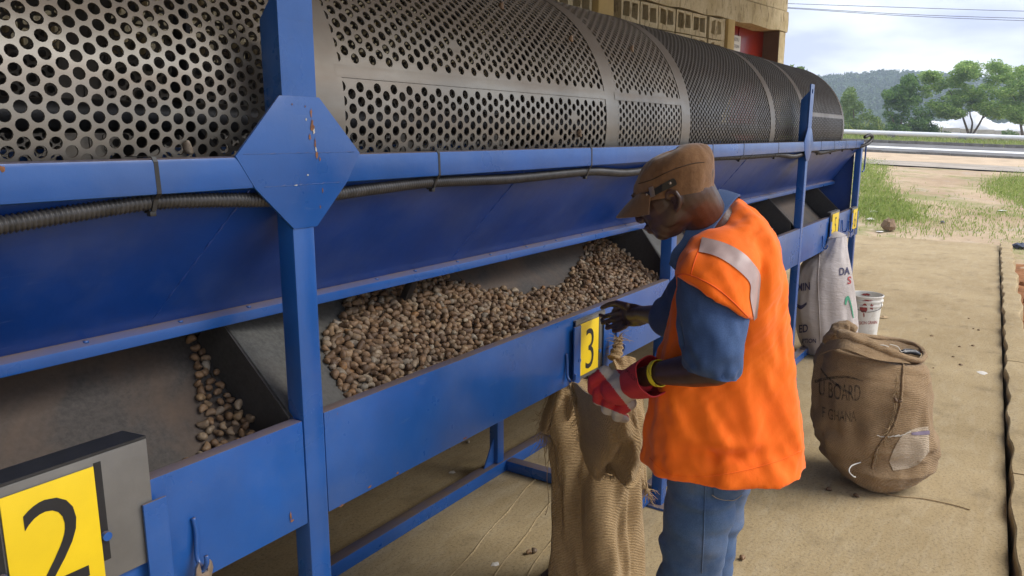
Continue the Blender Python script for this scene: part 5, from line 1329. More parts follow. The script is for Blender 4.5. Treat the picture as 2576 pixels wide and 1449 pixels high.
scrap(2212, 583, 0.08, 'flat white paper scrap on the slab edge', M['litter'], None, 'litter', 0.1)
scrap(2518, 528, 0.10, 'white scrap on the pale track', M['litter'], None, 'litter', 0.15)
scrap(2560, 622, 0.15, 'dark blue crumpled rag at the kerb end', simple('blue_rag', (0.05, 0.06, 0.09), 0.9), None, 'rag', 0.5)
scrap(2472, 938, 0.045, 'white paper scrap on the floor by the kerb', M['litter'], 'slab', 'litter', 0.06)
scrap(2222, 799, 0.05, 'pale wood chip on the floor beside the bucket', simple('wood_chip', (0.42, 0.30, 0.17), 0.9), 'slab', 'wood chip', 0.4)
for k, (x, y) in enumerate(((1245, 1420), (1138, 1188))): scrap(x, y, 0.02, ['white thread scrap on the floor by the hanging sack', 'white bent scrap on the floor near the back leg'][k], M['litter'], 'slab', 'litter', 0.2)
for k in range(10):
    x, y = rn.uniform(2330, 2480), rn.uniform(760, 960)
    scrap(x, y, rn.uniform(0.008, 0.02), 'tiny dark crumb scattered on the concrete floor', M['stone'], 'slab', 'crumb', 0.6)['group'] = 'crumbs on the floor'
# lumps of soil and broken brick beyond the kerb
for k in range(26):
    xx = rn.uniform(6.6, 10.8); yy = rn.uniform(-0.44, -0.75) + 0.0415 * xx; s_ = rn.uniform(0.02, 0.055)
    m = MB(); n = 8; rs = []
    for j, (zz, kk) in enumerate(((-0.3, 0.8), (0.3, 1.0), (0.8, 0.7), (1.0, 0.3))):
        rs.append([(xx + math.cos(2 * math.pi * i / n) * s_ * kk * rn.uniform(0.7, 1.2), yy + math.sin(2 * math.pi * i / n) * s_ * kk * rn.uniform(0.7, 1.2), -0.03 + zz * s_) for i in range(n)])
    m.rings(rs, True); o = m.build('soil_clod', M['soil'], None); fix_normals(o.data); tag(o, 'clod of red soil lying beyond the slab kerb', 'clod', 'clods beyond the kerb')
# ------------------------------------------------------------------ the worker
def capsule(m, a, b_, ra, rb, n=24, k=7):
    a = Vector(a); b_ = Vector(b_); t = (b_ - a); L = t.length; t = t.normalized() if L > 1e-6 else Vector((0, 0, 1))
    u = t.orthogonal().normalized(); v = t.cross(u); rs = []
    for j in range(k):
        q = math.pi / 2 * (1 - j / k); rs.append((a - t * ra * math.sin(q), ra * math.cos(q)))
    rs.append((a, ra)); rs.append((b_, rb))
    for j in range(1, k + 1):
        q = math.pi / 2 * j / k; rs.append((b_ + t * rb * math.sin(q), rb * math.cos(q)))
    m.rings([[c + (u * math.cos(2 * math.pi * i / n) + v * math.sin(2 * math.pi * i / n)) * max(r, 1e-4) for i in range(n)] for c, r in rs], True, True, True)
def ellipsoid(m, c, ax, n=18, k=12):             # ax: three axis vectors
    c = Vector(c); A, B_, C_ = (Vector(q) for q in ax); rs = []
    for j in range(k + 1):
        t = math.pi * j / k; s_ = max(math.sin(t), 1e-3)
        rs.append([c + C_ * math.cos(t) + (A * math.cos(2 * math.pi * i / n) + B_ * math.sin(2 * math.pi * i / n)) * s_ for i in range(n)])
    m.rings(rs, True, True, True)
def remeshed(m, voxel, smooth=6, fac=0.5, name='m'):
    me = m.mesh(name); fix_normals(me)
    o = bpy.data.objects.new('tmp', me); COL.objects.link(o)
    r = o.modifiers.new('r', 'REMESH'); r.mode = 'VOXEL'; r.voxel_size = voxel
    s_ = o.modifiers.new('s', 'SMOOTH'); s_.iterations = smooth; s_.factor = fac
    dg = bpy.context.evaluated_depsgraph_get(); dg.update()
    out = bpy.data.meshes.new_from_object(o.evaluated_get(dg)); out.name = name
    bpy.data.objects.remove(o); bpy.data.meshes.remove(me); shade(out); return out
def push(me, fn):                                # move vertices along their normals
    N = [v.normal.copy() for v in me.vertices]
    for v, n_ in zip(me.vertices, N): v.co = v.co + n_ * fn(v.co)
    me.update()
def chain(m, pts):                               # [(point, radius), ...]
    for (a, ra), (b_, rb) in zip(pts[:-1], pts[1:]): capsule(m, a, b_, ra, rb)
# head frame: faces the machine, tilted down
TILT = rad(27)
hf_ = (-CR * 0.86 + FH * 0.51).normalized()
hx = (hf_ * math.cos(TILT) - Vector((0, 0, 1)) * math.sin(TILT)).normalized()      # forward
hz_ = (hf_ * math.sin(TILT) + Vector((0, 0, 1)) * math.cos(TILT)).normalized()      # up
hy = hz_.cross(hx)                                                                   # left
HC = at_d(1694, 472, 1.83)
HS = 0.93
def h(x, y, z): return HC + (hx * x + hy * y + hz_ * z) * HS
bm_ = MB()
E3 = lambda x, y, z, a, b_, c: ellipsoid(bm_, h(x, y, z), (hx * a, hy * b_, hz_ * c))
E3(-0.014, 0, 0.014, 0.094, 0.076, 0.064); E3(0.030, 0, -0.020, 0.070, 0.064, 0.070); E3(0.045, 0, -0.062, 0.050, 0.052, 0.050); E3(0.010, 0, -0.050, 0.055, 0.060, 0.050)
E3(0.070, 0, -0.092, 0.024, 0.026, 0.020); E3(0.088, 0, 0.022, 0.016, 0.045, 0.012)
for s_ in (-1, 1):
    E3(0.062, 0.036 * s_, -0.024, 0.022, 0.022, 0.016); E3(0.022, 0.048 * s_, -0.055, 0.034, 0.014, 0.034)
    ear = [(0.004, 0.074, -0.008), (-0.002, 0.081, 0.004), (-0.016, 0.085, 0.008), (-0.029, 0.086, -0.002), (-0.032, 0.084, -0.019), (-0.026, 0.081, -0.036), (-0.015, 0.078, -0.048), (-0.006, 0.074, -0.052)]
    for q, w_ in zip(ear[:-1], ear[1:]): capsule(bm_, h(q[0] * 0.9 - 0.003, q[1] * s_, q[2] * 0.84 - 0.018), h(w_[0] * 0.9 - 0.003, w_[1] * s_, w_[2] * 0.84 - 0.018), 0.0052, 0.0052, 8, 3)
    E3(-0.018, 0.072 * s_, -0.035, 0.012, 0.007, 0.021); E3(-0.010, 0.073 * s_, -0.057, 0.008, 0.006, 0.008)
    E3(0.088, 0.030 * s_, 0.004, 0.012, 0.014, 0.008)
    E3(0.103, 0.013 * s_, -0.040, 0.012, 0.010, 0.009)
capsule(bm_, h(0.094, 0, 0.010), h(0.112, 0, -0.034), 0.010, 0.015)
E3(0.096, 0, -0.064, 0.016, 0.026, 0.008); E3(0.094, 0, -0.077, 0.015, 0.023, 0.009)
# neck, trunk
NB = at_d(1808, 590, 1.90)
chain(bm_, [(h(-0.025, 0, -0.02), 0.066), (at_d(1765, 545, 1.88), 0.062), (NB, 0.070)])
LS, LE, LW = at_d(1792, 690, 1.765), at_d(1800, 925, 1.695), at_d(1646, 940, 1.835)
RS, RE, RW = at_d(1800, 640, 2.06), at_d(1706, 800, 2.19), at_d(1614, 789, 2.43)
CH, WA_, PE = at_d(1822, 740, 1.91), at_d(1815, 960, 1.90), at_d(1790, 1150, 1.90)
for c, a, b_, z in ((CH, 0.105, 0.10, 0.15), (WA_, 0.09, 0.09, 0.14), (PE, 0.09, 0.09, 0.11)):
    ellipsoid(bm_, c, (Vector((a, 0, 0)), Vector((0, b_, 0)), Vector((0, 0, z))))
capsule(bm_, NB, CH, 0.075, 0.095); capsule(bm_, CH, WA_, 0.095, 0.09); capsule(bm_, WA_, PE, 0.09, 0.09)
chain(bm_, [(NB - Vector((0, 0, 0.03)), 0.07), (LS, 0.056)]); chain(bm_, [(NB - Vector((0, 0, 0.03)), 0.07), (RS, 0.056)])
chain(bm_, [(LS, 0.056), (LE, 0.042), (LE.lerp(LW, 0.35), 0.041), (LW, 0.026)])
chain(bm_, [(RS, 0.056), (RE, 0.042), (RE.lerp(RW, 0.35), 0.038), (RW, 0.025)])
LH, RH = at_d(1768, 1205, 1.885), at_d(1800, 1205, 2.03)
LK, RK = LH + Vector((0.0, 0.035, -0.40)), RH + Vector((0.0, 0.03, -0.40))
LA, RA = Vector((LK.x, LK.y - 0.05, 0.075)), Vector((RK.x, RK.y - 0.05, 0.075))
for H_, K_, A_ in ((LH, LK, LA), (RH, RK, RA)):
    chain(bm_, [(H_, 0.072), (K_, 0.055), (K_.lerp(A_, 0.3), 0.052), (A_, 0.036)])
    chain(bm_, [(A_ + Vector((0, -0.03, -0.035)), 0.030), (A_ + Vector((0, 0.14, -0.045)), 0.026)])
# bare right hand pinching the gate flange
def P3(x, y, d): return at_d(x, y, d)
ellipsoid(bm_, P3(1585, 792, 2.505), (P3(1560, 788, 2.57) - P3(1612, 792, 2.44), P3(1585, 822, 2.51) - P3(1585, 792, 2.505), FH * 0.022))
chain(bm_, [(RW, 0.024), (P3(1592, 792, 2.49), 0.024)])
FING = [[(1578, 770, 2.50, .0125), (1552, 762, 2.57, .0105), (1530, 767, 2.63, .0095), (1515, 774, 2.665, .0080)],            # thumb on top
        [(1562, 786, 2.55, .0105), (1538, 792, 2.61, .0095), (1520, 797, 2.645, .0085), (1510, 793, 2.665, .0075)],           # index under
        [(1562, 800, 2.545, .0105), (1536, 806, 2.59, .0095), (1517, 812, 2.615, .0085), (1514, 805, 2.635, .0075)],
        [(1566, 812, 2.53, .0100), (1543, 820, 2.565, .0090), (1527, 825, 2.58, .0080), (1529, 816, 2.60, .0072)],
        [(1573, 821, 2.515, .0090), (1556, 830, 2.54, .0080), (1544, 833, 2.55, .0072), (1545, 825, 2.565, .0065)]]
for F_ in FING: chain(bm_, [(P3(x, y, d), r) for x, y, d, r in F_])
# left hand (inside the glove)
LHc = at_d(1560, 975, 1.960)
chain(bm_, [(LW, 0.026), (at_d(1600, 955, 1.910), 0.026), (LHc, 0.030)])
for q in ((1515, 960), (1528, 985), (1545, 1005), (1562, 1022)):
    chain(bm_, [(LHc, 0.018), (at_d(q[0] + 8, q[1] - 5, 2.000), 0.010), (at_d(q[0] - 14, q[1] + 14, 2.020), 0.009), (at_d(q[0] - 6, q[1] + 26, 2.050), 0.008)])
chain(bm_, [(LHc, 0.018), (at_d(1530, 950, 2.020), 0.011), (at_d(1505, 955, 2.050), 0.009)])
me = remeshed(bm_, 0.0034, 2, 0.45, 'person')
def skinmat():
    m, nt, b = nmat('dark_brown_skin')
    c = mixc(nt, ramp(nt, noise(nt, 28, 5, 0.6), [(0.3, 0.0), (0.7, 1.0)]), (0.038, 0.0175, 0.011), (0.078, 0.037, 0.0235))
    nt.links.new(c, b.inputs['Base Color']); b.inputs['Roughness'].default_value = 0.36; b.inputs['Specular IOR Level'].default_value = 0.55
    b.inputs['Subsurface Weight'].default_value = 0.05; b.inputs['Subsurface Radius'].default_value = (0.01, 0.004, 0.002)
    p = bump(nt, b, noise(nt, 120, 4), 0.15, 0.003); bump(nt, b, noise(nt, 500, 3), 0.15, 0.001, p)
    return m
M['skin'] = skinmat()
person = link('person', me, M['skin'])
tag(person, 'worker in orange vest and brown cap bending over gate three with one gloved hand', 'person')
# eye (closed lid line) and brow on the visible side, lips
M['hair'] = simple('black_stubble', (0.010, 0.008, 0.007), 0.8)
M['lip'] = simple('lip_skin', (0.085, 0.035, 0.028), 0.45)
bvp = bvh_of(person)
def on_head(x, y, z, dirv):
    o_ = h(x, y, z); d = (hx * dirv[0] + hy * dirv[1] + hz_ * dirv[2]).normalized(); q = bvp.ray_cast(o_ + d * 0.2, -d); return q[0] + d * 0.0008 if q[0] else o_
for s_ in (1, -1):
    for nm, pts, r, mt in (('eyebrow', ((0.04, 0.014, 0.026), (0.04, 0.030, 0.029), (0.04, 0.046, 0.022)), 0.0032, 'hair'), ('eyelid', ((0.04, 0.017, 0.000), (0.04, 0.030, -0.003), (0.04, 0.043, 0.001)), 0.0018, 'hair')):
        P = smoothpath([on_head(x, y * s_, z, (1, 0.5 * s_ * y / 0.03, 0)) for x, y, z in pts], 5)
        MB().tube(P, [r * (0.5 + 0.5 * math.sin(math.pi * i / (len(P) - 1))) for i in range(len(P))], 6).build(nm, M[mt], person, smooth=180)

# ---- cap
M['cap'] = None
def capmat():
    m, nt, b = nmat('brown_suede')
    c = mixc(nt, ramp(nt, noise(nt, 16, 6, 0.65), [(0.32, 0.0), (0.68, 1.0)]), (0.115, 0.055, 0.022), (0.215, 0.112, 0.05))
    c = mixc(nt, ramp(nt, noise(nt, 7, 5, 0.6), [(0.55, 0.0), (0.72, 0.6)]), c, (0.055, 0.032, 0.019))
    nt.links.new(c, b.inputs['Base Color']); b.inputs['Roughness'].default_value = 0.9; b.inputs['Sheen Weight'].default_value = 0.3; b.inputs['Specular IOR Level'].default_value = 0.15
    p = bump(nt, b, noise(nt, 30, 5), 0.45, 0.006); bump(nt, b, noise(nt, 200, 3), 0.3, 0.002, p)
    return m
M['cap'] = capmat()
prof = [(-0.020, 0.1025, 0.0845, 0.006), (-0.006, 0.104, 0.085, 0.004), (0.010, 0.106, 0.0875, 0.001), (0.028, 0.1065, 0.089, -0.005), (0.046, 0.103, 0.089, -0.011), (0.062, 0.096, 0.085, -0.017), (0.075, 0.084, 0.076, -0.022), (0.083, 0.068, 0.062, -0.026), (0.088, 0.046, 0.042, -0.028), (0.090, 0.024, 0.022, -0.029), (0.0905, 0.004, 0.004, -0.029)]
CT = rad(9); kx_ = hx * math.cos(CT) + hz_ * math.sin(CT); kz_ = hz_ * math.cos(CT) - hx * math.sin(CT)
def h(x, y, z): return HC + (kx_ * (x + 0.006) + hy * y + kz_ * (z * 0.95 + 0.006)) * 0.91
rs = []; n = 72
for z, a, b_, off in prof:
    ring = []
    for i in range(n):
        t = 2 * math.pi * i / n; wr = 0.0045 * vnoise(t * 2.4, z * 40) + 0.0024 * vnoise(t * 7, z * 90)
        zz = z - 0.020 * (1 - math.cos(t)) * 0.5 * (1 - z / 0.10) * 0.9 + 0.010 * max(0, -math.cos(t)) * (z / 0.10)
        ring.append(h(-0.010 + off + (a + wr) * math.cos(t), (b_ + wr) * math.sin(t), zz + 0.004 * vnoise(t * 3 + 9, z * 30) * (z > 0.08)))
    rs.append(ring)
m = MB(); m.rings(rs, True, False, True); me = m.mesh('cap'); bm = bmesh.new(); bm.from_mesh(me); bmesh.ops.recalc_face_normals(bm, faces=bm.faces); bmesh.ops.subdivide_edges(bm, edges=[e_ for e_ in bm.edges], cuts=1, use_grid_fill=True); bmesh.ops.smooth_vert(bm, verts=bm.verts, factor=0.5, use_axis_x=True, use_axis_y=True, use_axis_z=True); bm.to_mesh(me); bm.free(); shade(me)
capo = link('cap', me, M['cap'], person)
rs = []                                          # visor
for k in range(9):
    v = k / 8; row = []
    for i in range(25):
        t = -1.22 + 2.44 * i / 24
        ex = 0.074 * v * math.cos(t * 1.12) ** 0.8 if abs(t * 1.12) < 1.5 else 0
        x = -0.010 + (0.104) * math.cos(t) + ex; y = (0.087 + 0.004 * v) * math.sin(t)
        z = 0.004 - 0.034 * v - 0.014 * v * (y / 0.08) ** 2 - 0.010 * v * v
        row.append(h(x, y, z - 0.006 * (1 - math.cos(t))))
    rs.append(row)
m = MB(); m.rings(rs, False); me = m.mesh('visor'); bm = bmesh.new(); bm.from_mesh(me); bmesh.ops.recalc_face_normals(bm, faces=bm.faces); bmesh.ops.solidify(bm, geom=bm.faces, thickness=0.0045); bm.to_mesh(me); bm.free(); shade(me, 70)
link('visor', me, M['cap'], capo)
bvc = bvh_of(capo)
M['leather'] = simple('black_leather', (0.014, 0.012, 0.011), 0.4, 0, 0.3, 40, 0.2)
M['brass'] = simple('dull_steel', (0.35, 0.28, 0.22), 0.35, 0.9)
print_band([(1612, 487), (1640, 478), (1668, 462), (1692, 449), (1701, 454)], [(1618, 501), (1646, 492), (1674, 478), (1698, 467), (1703, 462)], M['leather'], capo, bvc, 'strap', 0.0025)
print_band([(1634, 472), (1640, 496)], [(1645, 468), (1651, 492)], M['brass'], capo, bvc, 'buckle', 0.0045, 4)
def stud(x, y):
    q = bvc.ray_cast(CC, ray(x, y).normalized())
    if q[0]: m = MB(); ellipsoid(m, q[0] - ray(x, y).normalized() * 0.003, (CR * 0.0035, CU * 0.0035, CF * 0.002), 10, 6); m.build('stud', M['brass'], capo, smooth=180)
stud(1628, 489); stud(1686, 461)
M['cap_stitch'] = simple('dark_brown_stitching', (0.05, 0.026, 0.012), 0.9)
for pts in (((1606, 462), (1640, 452), (1690, 428), (1740, 412), (1772, 408)),):
    cord(pts, 0.0011, 'cap_seam', 'cap_stitch', capo, bvc, 0.0003)
# tied cloth at the back of the cap
for pts in (((1762, 398), (1772, 405), (1778, 418), (1774, 430)), ((1764, 402), (1770, 415), (1776, 428), (1779, 446)), ((1758, 390), (1768, 392), (1774, 402), (1768, 410))):
    P = smoothpath([at_d(x, y, 1.80) for x, y in pts], 6); MB().tube(P, [0.0075 - 0.003 * i / len(P) for i in range(len(P))], 8).build('knot', M['cap'], capo, smooth=180)

# ---- denim shirt: sleeves, collar, front
def denim(name, a, b_, wear, dirt=0.0):
    m, nt, b = nmat(name)
    c = mixc(nt, ramp(nt, noise(nt, 9, 6, 0.65), [(0.3, 0.0), (0.7, 1.0)]), a, b_)
    c = mixc(nt, ramp(nt, noise(nt, 3, 5, 0.6), [(0.5, 0.0), (0.75, 0.7)]), c, wear)
    c = mixc(nt, ramp(nt, noise(nt, 330, 2, 0.7), [(0.45, 0.25), (0.55, 0.0)]), c, tuple(x * 0.5 for x in a))
    if dirt: c = mixc(nt, ramp(nt, noise(nt, 6, 6, 0.7), [(0.5, 0.0), (0.7, dirt)]), c, (0.17, 0.14, 0.10))
    nt.links.new(c, b.inputs['Base Color']); b.inputs['Roughness'].default_value = 0.9; b.inputs['Specular IOR Level'].default_value = 0.15; b.inputs['Sheen Weight'].default_value = 0.1
    bump(nt, b, noise(nt, 300, 3), 0.25, 0.0015)
    return m
M['shirt'] = denim('denim_shirt', (0.036, 0.070, 0.165), (0.058, 0.105, 0.225), (0.075, 0.125, 0.24))
M['jeans'] = denim('worn_blue_jeans', (0.045, 0.085, 0.175), (0.075, 0.135, 0.25), (0.17, 0.23, 0.33), 0.3)
shirt = thing
m = MB()
chain(m, [(NB - Vector((0, 0, 0.02)), 0.085), (CH, 0.105), (WA_, 0.10), (PE, 0.10)])
chain(m, [(NB - Vector((0, 0, 0.035)), 0.078), (LS, 0.066)]); chain(m, [(NB - Vector((0, 0, 0.035)), 0.078), (RS, 0.066), (RS.lerp(RE, 0.5), 0.066), (RE.lerp(RW, 0.22), 0.058)])
me = remeshed(m, 0.007, 6, 0.5, 'shirt')
push(me, lambda c: 0.006 * vnoise(c.x * 22 + c.z * 13, c.z * 24 - c.y * 20) + 0.003)
shirt = link('shirt', me, M['shirt'], person)
def fold4(t, v): return 0.006 * vnoise(t * 1.6 + 1, v * 4) + 0.005 * math.sin(t * 2 + v * 9) * v + 0.004 * vnoise(t * 4, v * 8)
rows = [(1716, 668, 1862, 706, 1.765, 0.064), (1708, 730, 1874, 762, 1.745, 0.070), (1704, 800, 1874, 820, 1.725, 0.072), (1712, 860, 1868, 872, 1.71, 0.070), (1722, 905, 1858, 916, 1.705, 0.067), (1732, 930, 1848, 946, 1.705, 0.064)]
rg = px_loft(rows, 64, 7, fold4, 0.95)
last = rg[-1]; c = sum(last, Vector()) / len(last)
rg += [[c + (p - c) * 0.955 + Vector((0, 0, 0.001)) for p in last], [c + (p - c) * 0.93 + Vector((0, 0, 0.04)) for p in last]]
m = MB(); m.rings(rg, True, False, False); sl = m.build('sleeve', M['shirt'], shirt, smooth=60)
# collar: folded band round the neck
cb, cf = at_d(1832, 497, 1.93), at_d(1702, 694, 1.86)
cc_ = (cb + cf) / 2; ca = (cb - cf) / 2; side = Vector((-0.070, -0.016, 0.012)); upn = ca.cross(side).normalized(); upn = upn if upn.z > 0 else -upn
rs = []
for i in range(49):
    t = -2.75 + 5.5 * i / 48
    p = cc_ + ca * math.cos(t) * (1.0 if math.cos(t) > 0 else 0.86) + side * math.sin(t) * (1 + 0.15 * math.cos(t)); out = (ca.normalized() * math.cos(t) * 0.6 + side.normalized() * math.sin(t)).normalized()
    hgt = 0.030 + 0.003 * math.sin(i * 0.9)
    rs.append([p + out * 0.000 + upn * hgt * 0.35, p + out * 0.004 + upn * hgt, p + out * 0.009 + upn * hgt * 1.03, p + out * 0.015 + upn * hgt * 0.4, p + out * 0.021 - upn * 0.022, p + out * 0.017 - upn * 0.024, p + out * 0.008 - upn * 0.0])
m = MB(); m.rings(rs, True, True, True); co_ = m.build('collar', M['shirt'], shirt, smooth=50); fix_normals(co_.data)

# ---- orange vest
def vestmat():
    m, nt, b = nmat('hi_vis_orange')
    c = mixc(nt, ramp(nt, noise(nt, 5, 5, 0.6), [(0.3, 0.0), (0.7, 1.0)]), (0.92, 0.135, 0.003), (0.98, 0.18, 0.005))
    nt.links.new(c, b.inputs['Base Color']); b.inputs['Roughness'].default_value = 0.75; b.inputs['Specular IOR Level'].default_value = 0.25; b.inputs['Sheen Weight'].default_value = 0.15
    p = bump(nt, b, noise(nt, 260, 3), 0.2, 0.0015); bump(nt, b, noise(nt, 1.0, 5, 0.6, stretched(nt, (18, 18, 7)), 0.8), 0.16, 0.012, p)
    return m
M['vest'] = vestmat()
VD = 1.905
def fold5(t, v):
    # t: 0 left/front, pi/2 near, pi right/back
    f_ = 0.012 * math.sin(t * 3.0 + 1.0 + 1.2 * vnoise(v * 3, 5)) * v ** 1.5 + 0.006 * math.sin(t * 7.0 + 5 * v + 2 * vnoise(v * 4, t)) * v + 0.006 * vnoise(t * 2.0 + 7, v * 5) + 0.005 * vnoise(t * 5 + 3 * v, v * 9) + 0.003 * vnoise(t * 9, v * 20)
    f_ += 0.010 * math.exp(-((v - 0.80) / 0.025) ** 2) * math.exp(-((t - 1.35) / 0.5) ** 2)          # gathered waist seam
    f_ -= 0.008 * math.exp(-((v - 0.845) / 0.03) ** 2) * math.exp(-((t - 1.35) / 0.5) ** 2) * (1 + 0.6 * math.sin(t * 26))
    return f_
rows = [(1822, 516, 1848, 500, VD + .03, 0.050), (1786, 562, 1890, 528, VD + .02, 0.130), (1750, 625, 1932, 582, VD, 0.165), (1722, 690, 1950, 650, VD, 0.175), (1697, 760, 1960, 730, VD, 0.165), (1668, 850, 1972, 830, VD + .01, 0.145), (1645, 940, 1986, 925, VD + .015, 0.142), (1633, 1050, 2003, 1035, VD + .015, 0.155), (1630, 1120, 2013, 1100, VD + .015, 0.168), (1631, 1168, 2020, 1143, VD + .015, 0.176)]
rg = px_loft(rows, 120, 9, fold5, 0.9)
m = MB(); m.rings(rg, True, True, False)
last = rg[-1]; c = sum(last, Vector()) / len(last)
m2 = MB(); m2.rings([last, [c + (p - c) * 0.985 for p in last], [c + (p - c) * 0.96 + Vector((0, 0, 0.10)) for p in last]], True, False, True)
solid = MB(); solid.rings(rg + [[c + (p - c) * 0.97 for p in last]], True, True, True)
# shoulder caps flare over the sleeves
capl = px_loft([(1745, 575, 1905, 555, 1.85, 0.075), (1718, 630, 1908, 640, 1.785, 0.095), (1706, 660, 1898, 715, 1.76, 0.096), (1702, 682, 1890, 770, 1.748, 0.093), (1702, 692, 1886, 800, 1.745, 0.091)], 48, 6)
solid.rings(capl, True, True, True)
capsule(solid, NB - Vector((0, 0, 0.05)), RS, 0.09, 0.084); capsule(solid, RS, RS.lerp(RE, 0.30), 0.084, 0.080)
me = remeshed(solid, 0.0055, 3, 0.5, 'vest')
push(me, lambda c: 0.004 * vnoise(c.x * 30 + c.z * 9, c.z * 14 - c.y * 30) + 0.0016 * vnoise(c.x * 70 - c.z * 40, c.z * 55 + c.y * 60))
vest = link('vest', me, M['vest'], person); bvv = bvh_of(vest)
M['reflective'] = simple('grey_pink_reflective_tape', (0.42, 0.31, 0.29), 0.45, 0, 0.08, 30)
print_band([(1767, 598), (1815, 610), (1858, 630), (1888, 656), (1911, 692), (1910, 737), (1904, 798)], [(1758, 635), (1797, 644), (1834, 664), (1869, 692), (1886, 716), (1886, 752), (1896, 806)], M['reflective'], vest, bvv, 'reflective_strip', 0.0022, 8, 8)
for A_, B_ in (([(1634, 1152), (1680, 1192), (1760, 1200), (1850, 1188), (1950, 1162), (2014, 1134)], [(1634, 1154), (1680, 1194), (1760, 1202), (1850, 1190), (1950, 1164), (2014, 1136)]),):
    cord(A_, 0.0012, 'hem_stitch', 'vest', vest, bvv, 0.0004)
# armhole binding and seams
M['vest_seam'] = simple('dark_orange_binding', (0.76, 0.09, 0.003), 0.8)
cord([(1704, 692), (1726, 690), (1760, 702), (1800, 724), (1840, 756), (1870, 786), (1882, 798)], 0.0016, 'armhole_binding', 'vest_seam', vest, bvv, 0.0005)
cord([(1770, 597), (1758, 628), (1746, 660), (1738, 690)], 0.0012, 'shoulder_seam', 'vest_seam', vest, bvv, 0.0003)
P = [bvv.ray_cast(CC, ray(x, y).normalized()) for x, y in ((1700, 702), (1735, 688), (1780, 700), (1820, 724), (1850, 752), (1872, 786))]
# ---- jeans
m = MB()
for H_, K_, A_ in ((LH, LK, LA), (RH, RK, RA)):
    chain(m, [(H_ + Vector((0, 0, 0.03)), 0.090), (H_, 0.093), (K_, 0.078), (A_ + Vector((0, 0, 0.03)), 0.068)])
ellipsoid(m, PE, (Vector((0.135, 0, 0)), Vector((0, 0.12, 0)), Vector((0, 0, 0.12))))
me = remeshed(m, 0.007, 5, 0.5, 'jeans')
push(me, lambda c: 0.007 * vnoise(c.x * 12 + c.z * 10, c.z * 16 - c.y * 12) + 0.004 * vnoise(c.z * 45, c.x * 14 + c.y * 14))
jeans = link('jeans', me, M['jeans'], person); bvj = bvh_of(jeans)
M['pocket_jeans'] = M['jeans']
print_band([(1790, 1205), (1828, 1200), (1868, 1192)], [(1796, 1248), (1828, 1258), (1860, 1240)], M['jeans'], jeans, bvj, 'back_pocket', 0.004, 6, 6)
cord([(1775, 1210), (1772, 1280), (1770, 1350), (1765, 1440)], 0.0018, 'side_seam', 'jeans', jeans, bvj, 0.001)
M['thread_tan'] = simple('tan_stitching', (0.30, 0.25, 0.17), 0.8)
cord([(1790, 1240), (1812, 1252), (1840, 1256), (1862, 1242)], 0.0009, 'pocket_stitch', 'thread_tan', jeans, bvj, 0.006)
# ---- boots
M['boot'] = simple('black_boot', (0.02, 0.018, 0.016), 0.6, 0, 0.3, 20)
for A_ in (LA, RA):
    m = MB(); chain(m, [(A_ + Vector((0, -0.02, 0.05)), 0.052), (A_ + Vector((0, -0.01, -0.02)), 0.050), (A_ + Vector((0, 0.10, -0.032)), 0.043), (A_ + Vector((0, 0.16, -0.036)), 0.036)])
    me = remeshed(m, 0.008, 3, 0.5, 'boot')
    for v in me.vertices: v.co.z = max(v.co.z, 0.0)
    link('boot', me, M['boot'], person)
# ---- work glove and wrist band
m = MB(); gx = (at_d(1505, 1000, 2.020) - at_d(1610, 955, 1.900))
chain(m, [(at_d(1612, 956, 1.895), 0.036), (at_d(1580, 968, 1.935), 0.042), (at_d(1552, 978, 1.970), 0.044)])
ellipsoid(m, at_d(1556, 975, 1.965), (at_d(1540, 940, 1.970) - at_d(1570, 1010, 1.960)) and ((at_d(1532, 935, 1.980) - at_d(1580, 1015, 1.950)) * 0.5, (at_d(1515, 1000, 2.000) - at_d(1590, 955, 1.930)) * 0.5, FH * 0.030))
for k, q in enumerate(((1508, 942), (1521, 971), (1543, 998), (1570, 1020))):
    a = at_d(q[0] + 14, q[1] - 6, 1.975); b_ = at_d(q[0] - 14, q[1] + 14, 2.000); c = at_d(q[0] - 17, q[1] + 38 - 3 * k, 2.030); d = at_d(q[0] + 2, q[1] + 44 - 4 * k, 2.060)
    chain(m, [(a, 0.0185), (b_, 0.0165), (c, 0.0150), (d, 0.0128)])
chain(m, [(at_d(1555, 950, 2.000), 0.018), (at_d(1520, 945, 2.030), 0.015), (at_d(1492, 962, 2.070), 0.013)])
me = remeshed(m, 0.0030, 1, 0.4, 'glove')
push(me, lambda c: 0.0012 * vnoise(c.x * 90 + c.z * 40, c.z * 70))
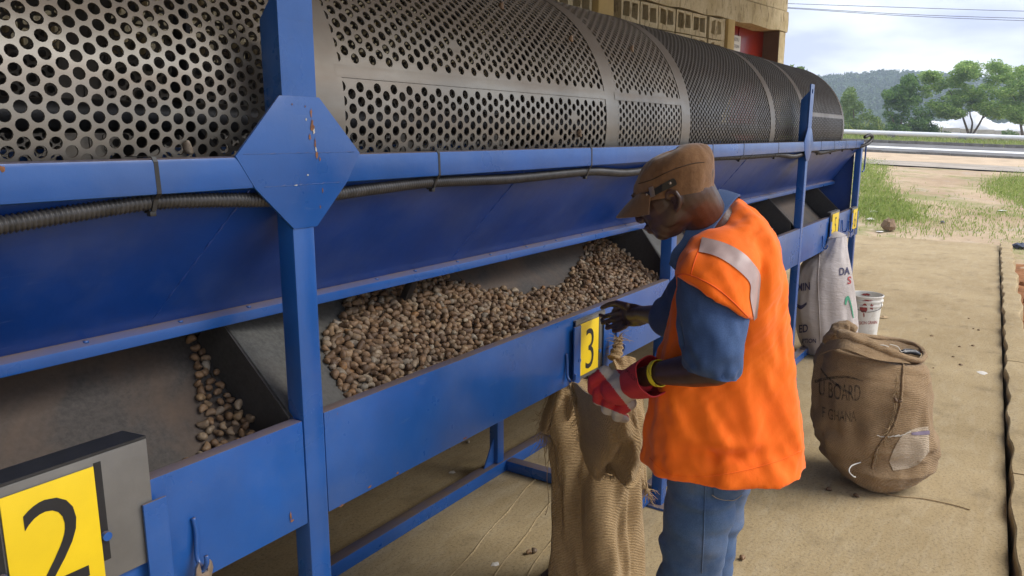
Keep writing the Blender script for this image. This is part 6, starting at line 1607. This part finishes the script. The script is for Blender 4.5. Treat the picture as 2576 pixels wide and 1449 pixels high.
M['glove_red'] = simple('red_glove_cloth', (0.46, 0.022, 0.028), 0.7, 0, 0.12, 30, 0.2, 120); M['glove_white'] = simple('grubby_white_leather', (0.46, 0.42, 0.38), 0.75, 0, 0.15, 25, 0.3, 80)
glove = link('glove', me, [M['glove_red'], M['glove_white']], person)
for p in me.polygons:
    x, y = proj(p.center)
    s1 = (x - 1590) * -0.78 + (y - 955) * 0.62          # distance from the cuff along the hand, in photo pixels
    tip = y > 1016 + (x - 1500) * 0.40 and s1 > 66
    p.material_index = 1 if (16 < s1 < 50) or tip or p.normal.dot(CF) > 0.35 else 0
# gauntlet cuff: flared stiff tube
A_, B_ = at_d(1590, 964, 1.912), at_d(1642, 946, 1.845); ax = (B_ - A_).normalized(); u = ax.orthogonal().normalized(); v_ = ax.cross(u); rs = []
for k, (f_, r) in enumerate(((0.0, 0.040), (0.3, 0.046), (0.65, 0.050), (1.0, 0.053), (1.0, 0.050), (0.5, 0.045))):
    c = A_.lerp(B_, f_); rs.append([c + (u * math.cos(2 * math.pi * i / 40) + v_ * math.sin(2 * math.pi * i / 40)) * r * (1 + 0.03 * math.sin(i * 0.9)) for i in range(40)])
m = MB(); m.rings(rs, True, False, False); cu = m.build('cuff', M['glove_red'], glove, smooth=50); bvg = bvh_of(cu)
print_text('MECH SAFETY', 1608, 962, 66, 12, 0.9, M['stencil'], cu, bvg, 'printed_lettering', 0.0, 0, 0, 0.0012)
M['band'] = simple('yellow_silicone', (0.72, 0.60, 0.02), 0.5, 0, 0.05)
fx = (LE - LW).normalized(); u = fx.orthogonal().normalized(); v_ = fx.cross(u); c0 = LW + fx * 0.012; rs = []
for f_, r in ((-0.007, 0.0305), (-0.007, 0.033), (0.007, 0.0345), (0.007, 0.032)):
    rs.append([c0 + fx * f_ + (u * math.cos(2 * math.pi * i / 40) + v_ * math.sin(2 * math.pi * i / 40)) * r for i in range(40)])
m = MB(); m.rings(rs + [rs[0]], True, False, False); wbn = m.build('wristband', M['band'], person, smooth=40); bvn = bvh_of(wbn)
print_text('CARE  THE PARTY', 1637, 944, 50, 7, 1.9, M['stencil'], wbn, bvn, 'printed_lettering', 0.0, 0, 0, 0.0008)
